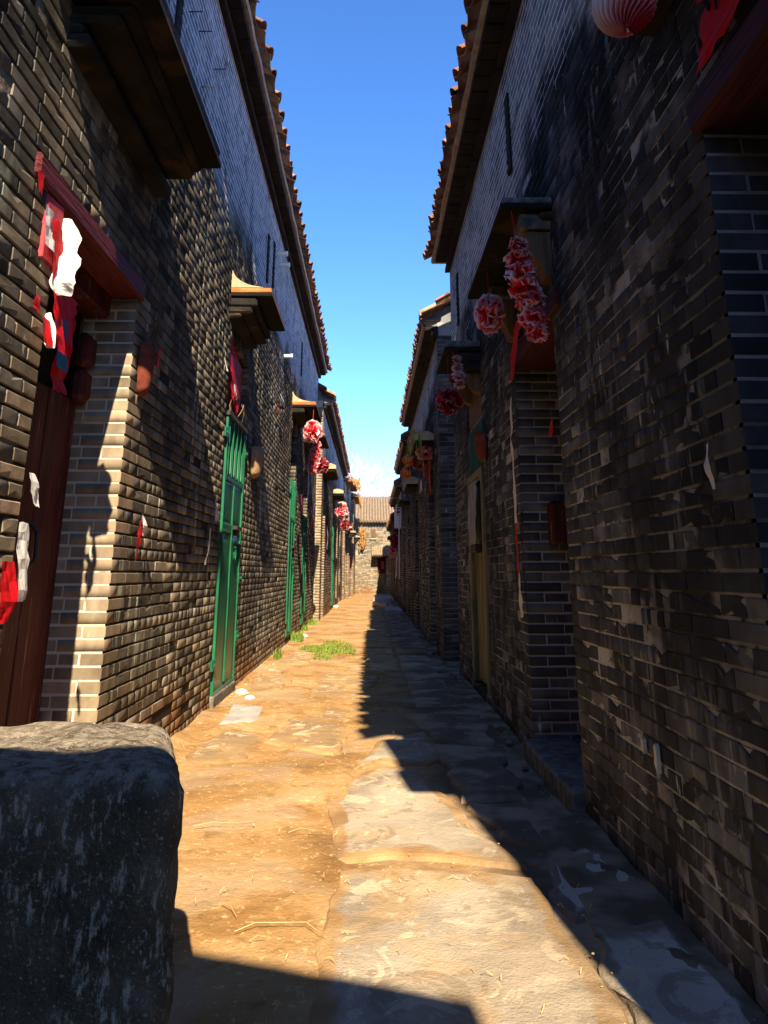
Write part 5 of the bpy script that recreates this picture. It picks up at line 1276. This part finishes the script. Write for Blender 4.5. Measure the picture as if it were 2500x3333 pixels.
o = pocket('rusty red incense pocket with spent sticks on the corner by the oxblood door', 1, XL, 4.14, 2.07, 2.37, 0.13, 0.07, 'rustred')
paper('red_scrap', '', TP, 1, XL, [(2.37, 4.16, 4.2, 0.07), (2.24, 4.15, 4.19, 0.068)], 'redpaper', parent=o)
pocket('round sandy incense pocket right of the first green gate', 1, XL, 8.35, 2.12, 2.45, 0.32, 0.12, 'sandstone')
pocket('dark incense pocket on the right of the wooden gate', -1, XR, 6.55, 2.05, 2.3, 0.22, 0.09, 'rustred')

# ------------------------------------------------------------------ plants, tree, rubble, cables
m = MB()
def gmask(x, y): return ((x + 0.6) / 0.42) ** 2 + ((y - 11.9) / 1.3) ** 2 + 1.5 * (vnoise(x, y, 3.0, 4) - 0.5) + 0.9 * (vnoise(x, y, 9.0, 5) - 0.5)
k = 0
while k < 2400:
    x, y = U(-1.05, -0.2), U(10.4, 13.4)
    if gmask(x, y) < 0.75 + 0.2 * (y > 12.2) and not (x < -0.75 and y > 12.5): tuft_field(m, 1, lambda: x, lambda: y, lambda a, b: -0.005, 0.012, 0.045, 1.4, 0.006); k += 1
stuff(m.build('grass', M['grass'], None, fix=False)); bpy.data.objects['grass']['label'] = 'patch of bright green grass on the sunny side of the alley'
for i, (x, y, n, r, lb) in enumerate(((-1.22, 13.3, 300, 0.13, 'grass tuft at the foot of the second green gate'), (-1.22, 10.5, 90, 0.06, 'little tuft against the wall before the grass patch'), (-1.25, 17.0, 220, 0.12, 'green tuft beside the orange wall foot'), (-1.3, 15.4, 160, 0.1, 'tuft below the third green gate'))):
    m = MB(); tuft_field(m, n, lambda: x + U(-1, 1) * r * 0.7, lambda: y + U(-1, 1) * r * 1.6, lambda a, b: 0.0, 0.05, 0.16, 0.8, 0.008)
    o = m.build('grass_tuft', M['grass'], None, fix=False); tag(o, lb, 'grass tuft')
m = MB()
for _ in range(230):
    x, y, t, l = U(-1.25, 0.95), 2.2 + 12 * random.random() ** 1.6, U(0, 6.28), U(0.01, 0.05)
    z = 0.016
    m.tube([(x, y, z), (x + math.cos(t) * l * 0.5, y + math.sin(t) * l * 0.5, z + 0.012), (x + math.cos(t + 0.12) * l, y + math.sin(t + 0.12) * l, z + 0.004)], 0.0012, 3)
stuff(m.build('straw', M['straw'], None, fix=False))
m = MB()
for pts in ([(-0.42, 2.74), (-0.36, 2.78), (-0.28, 2.8), (-0.2, 2.78), (-0.16, 2.74), (-0.13, 2.68)], [(-0.78, 3.75), (-0.7, 3.78), (-0.62, 3.79), (-0.52, 3.79)], [(-0.35, 3.66), (-0.3, 3.69), (-0.24, 3.69), (-0.19, 3.65)], [(-0.5, 2.95), (-0.46, 2.9), (-0.43, 2.84)]):
    m.tube([(a, b, 0.02 + 0.008 * (i % 2)) for i, (a, b) in enumerate(pts)], 0.0016, 5, 0.0007)
stuff(m.build('twigs', M['straw'], None, fix=False))
def rock(m, x, y, z, r):
    n = 7; P = []
    for i in range(5):
        th = math.pi * i / 4; P.append([(x + r * math.sin(th) * math.cos(2 * math.pi * j / n) * U(0.8, 1.15), y + r * math.sin(th) * math.sin(2 * math.pi * j / n) * U(0.8, 1.15), z + 0.6 * r * math.cos(th)) for j in range(n)])
    for row in P: row.append(row[0])
    m.grid(np.array(P))
m = MB()
for _ in range(420):
    x, y = U(-1.3, 0.98), 2.0 + 16 * random.random() ** 1.7
    rock(m, x, y, 0.012, U(0.0015, 0.0055))
stuff(m.build('pebbles', M['straw'], None, fix=False))
m = MB()
for _ in range(150):
    s = random.random() < 0.5; x = (-1.29 + abs(random.gauss(0, 0.05))) if s else (0.99 - abs(random.gauss(0, 0.06))); rock(m, x, U(4.2, 18), 0.01, U(0.008, 0.03))
stuff(m.build('rubble', M['slab'], None, fix=False))
for i, (x, y, r, lb) in enumerate(((-1.19, 7.5, 0.07, 'white chunk of rubble at the foot of the first green gate'), (-1.08, 7.25, 0.05, 'smaller pale chunk in front of the white rubble'), (-1.16, 13.75, 0.09, 'pale rubble by the grass at the second gate'), (-1.1, 25.2, 0.11, 'far white rubble below the far green gate'))):
    m = MB(); rock(m, x, y, r * 0.35, r); o = m.build('rubble_stone', M['stone'], None); tag(o, lb, 'stone')
# spider plant on the canopy
P_ = thing('hanging_plant', 'yellow green plant trailing off the third canopy on the right', 'plant', (0.70, 11.3, 3.2))
for i in range(26):
    a = U(0, 6.28); l = U(0.12, 0.34); x, y, z = 0.69 + U(-0.05, 0.05), 11.25 + U(-0.1, 0.1), 3.16
    dn = random.random() < 0.65; pts = []
    for t in np.linspace(0, 1, 6): pts.append((x + math.cos(a) * l * t * (0.5 if dn else 0.7) - 0.04 * t, y + math.sin(a) * l * t * 0.6, z + (0.12 * t - (0.5 if dn else 0.12) * t * t * l / 0.2)))
    P = np.array([[(p[0] - 0.012 * (1 - abs(2 * t - 0.8)), p[1], p[2]), (p[0] + 0.012 * (1 - abs(2 * t - 0.8)), p[1], p[2] + 0.004)] for p, t in zip(pts, np.linspace(0, 1, 6))])
    v = MB(); v.grid(P); v.build('leaf', M['dryleaf' if random.random() < 0.6 else 'greenleaf'], P_, fix=False)
# bare tree
T = thing('bare_tree', 'bare reddish tree showing above the grassy roof at the end of the alley', 'tree', (-1.6, 47, 0))
tr = MB(); cr = MB()
def branch(p, d, l, r, dep):
    q = p + d * l; mid = p + d * l * 0.5 + Vector((U(-1, 1), U(-1, 1), U(-0.3, 1))) * l * 0.06
    (tr if dep < 2 else cr).tube([p, mid, q], r, 5 if dep < 3 else 3, r * 0.65)
    if dep >= 6: return
    for _ in range(3 if dep < 5 else 2):
        nd = (d + Vector((U(-1, 1), U(-1, 1), U(-0.25, 0.9))) * 0.75).normalized(); branch(q if random.random() < 0.7 else mid, nd, l * U(0.62, 0.85), max(0.006, r * 0.6), dep + 1)
branch(Vector((-1.75, 47, 0)), Vector((0.03, 0, 1)), 2.75, 0.12, 0)
tr.build('trunk', M['twig'], T, fix=False); cr.build('crown', M['twig'], T, fix=False)
# overhead cables
m = MB()
for dz, x1 in ((0.0, 0.95), (-0.42, 0.93)):
    m.tube([(-0.72 + 1.67 * t, 34 - 7 * t, 4.85 + dz - 0.75 * t - 0.06 * math.sin(math.pi * t)) for t in np.linspace(0, 1, 9)], 0.008, 5)
o = m.build('overhead_cable', M['cable'], None, fix=False); tag(o, 'pair of pale cables strung across the far alley', 'cable')
# ochre seedlings on the end house wall
m = MB(); tuft_field(m, 260, lambda: U(-0.62, -0.3), lambda: U(41.6, 41.95), lambda x, y: U(2.3, 3.3), 0.1, 0.35, 1.0, 0.02); o = m.build('dry_creeper', M['drygrass'], None, fix=False); tag(o, 'orange dry creeper at the left edge of the end house', 'creeper')
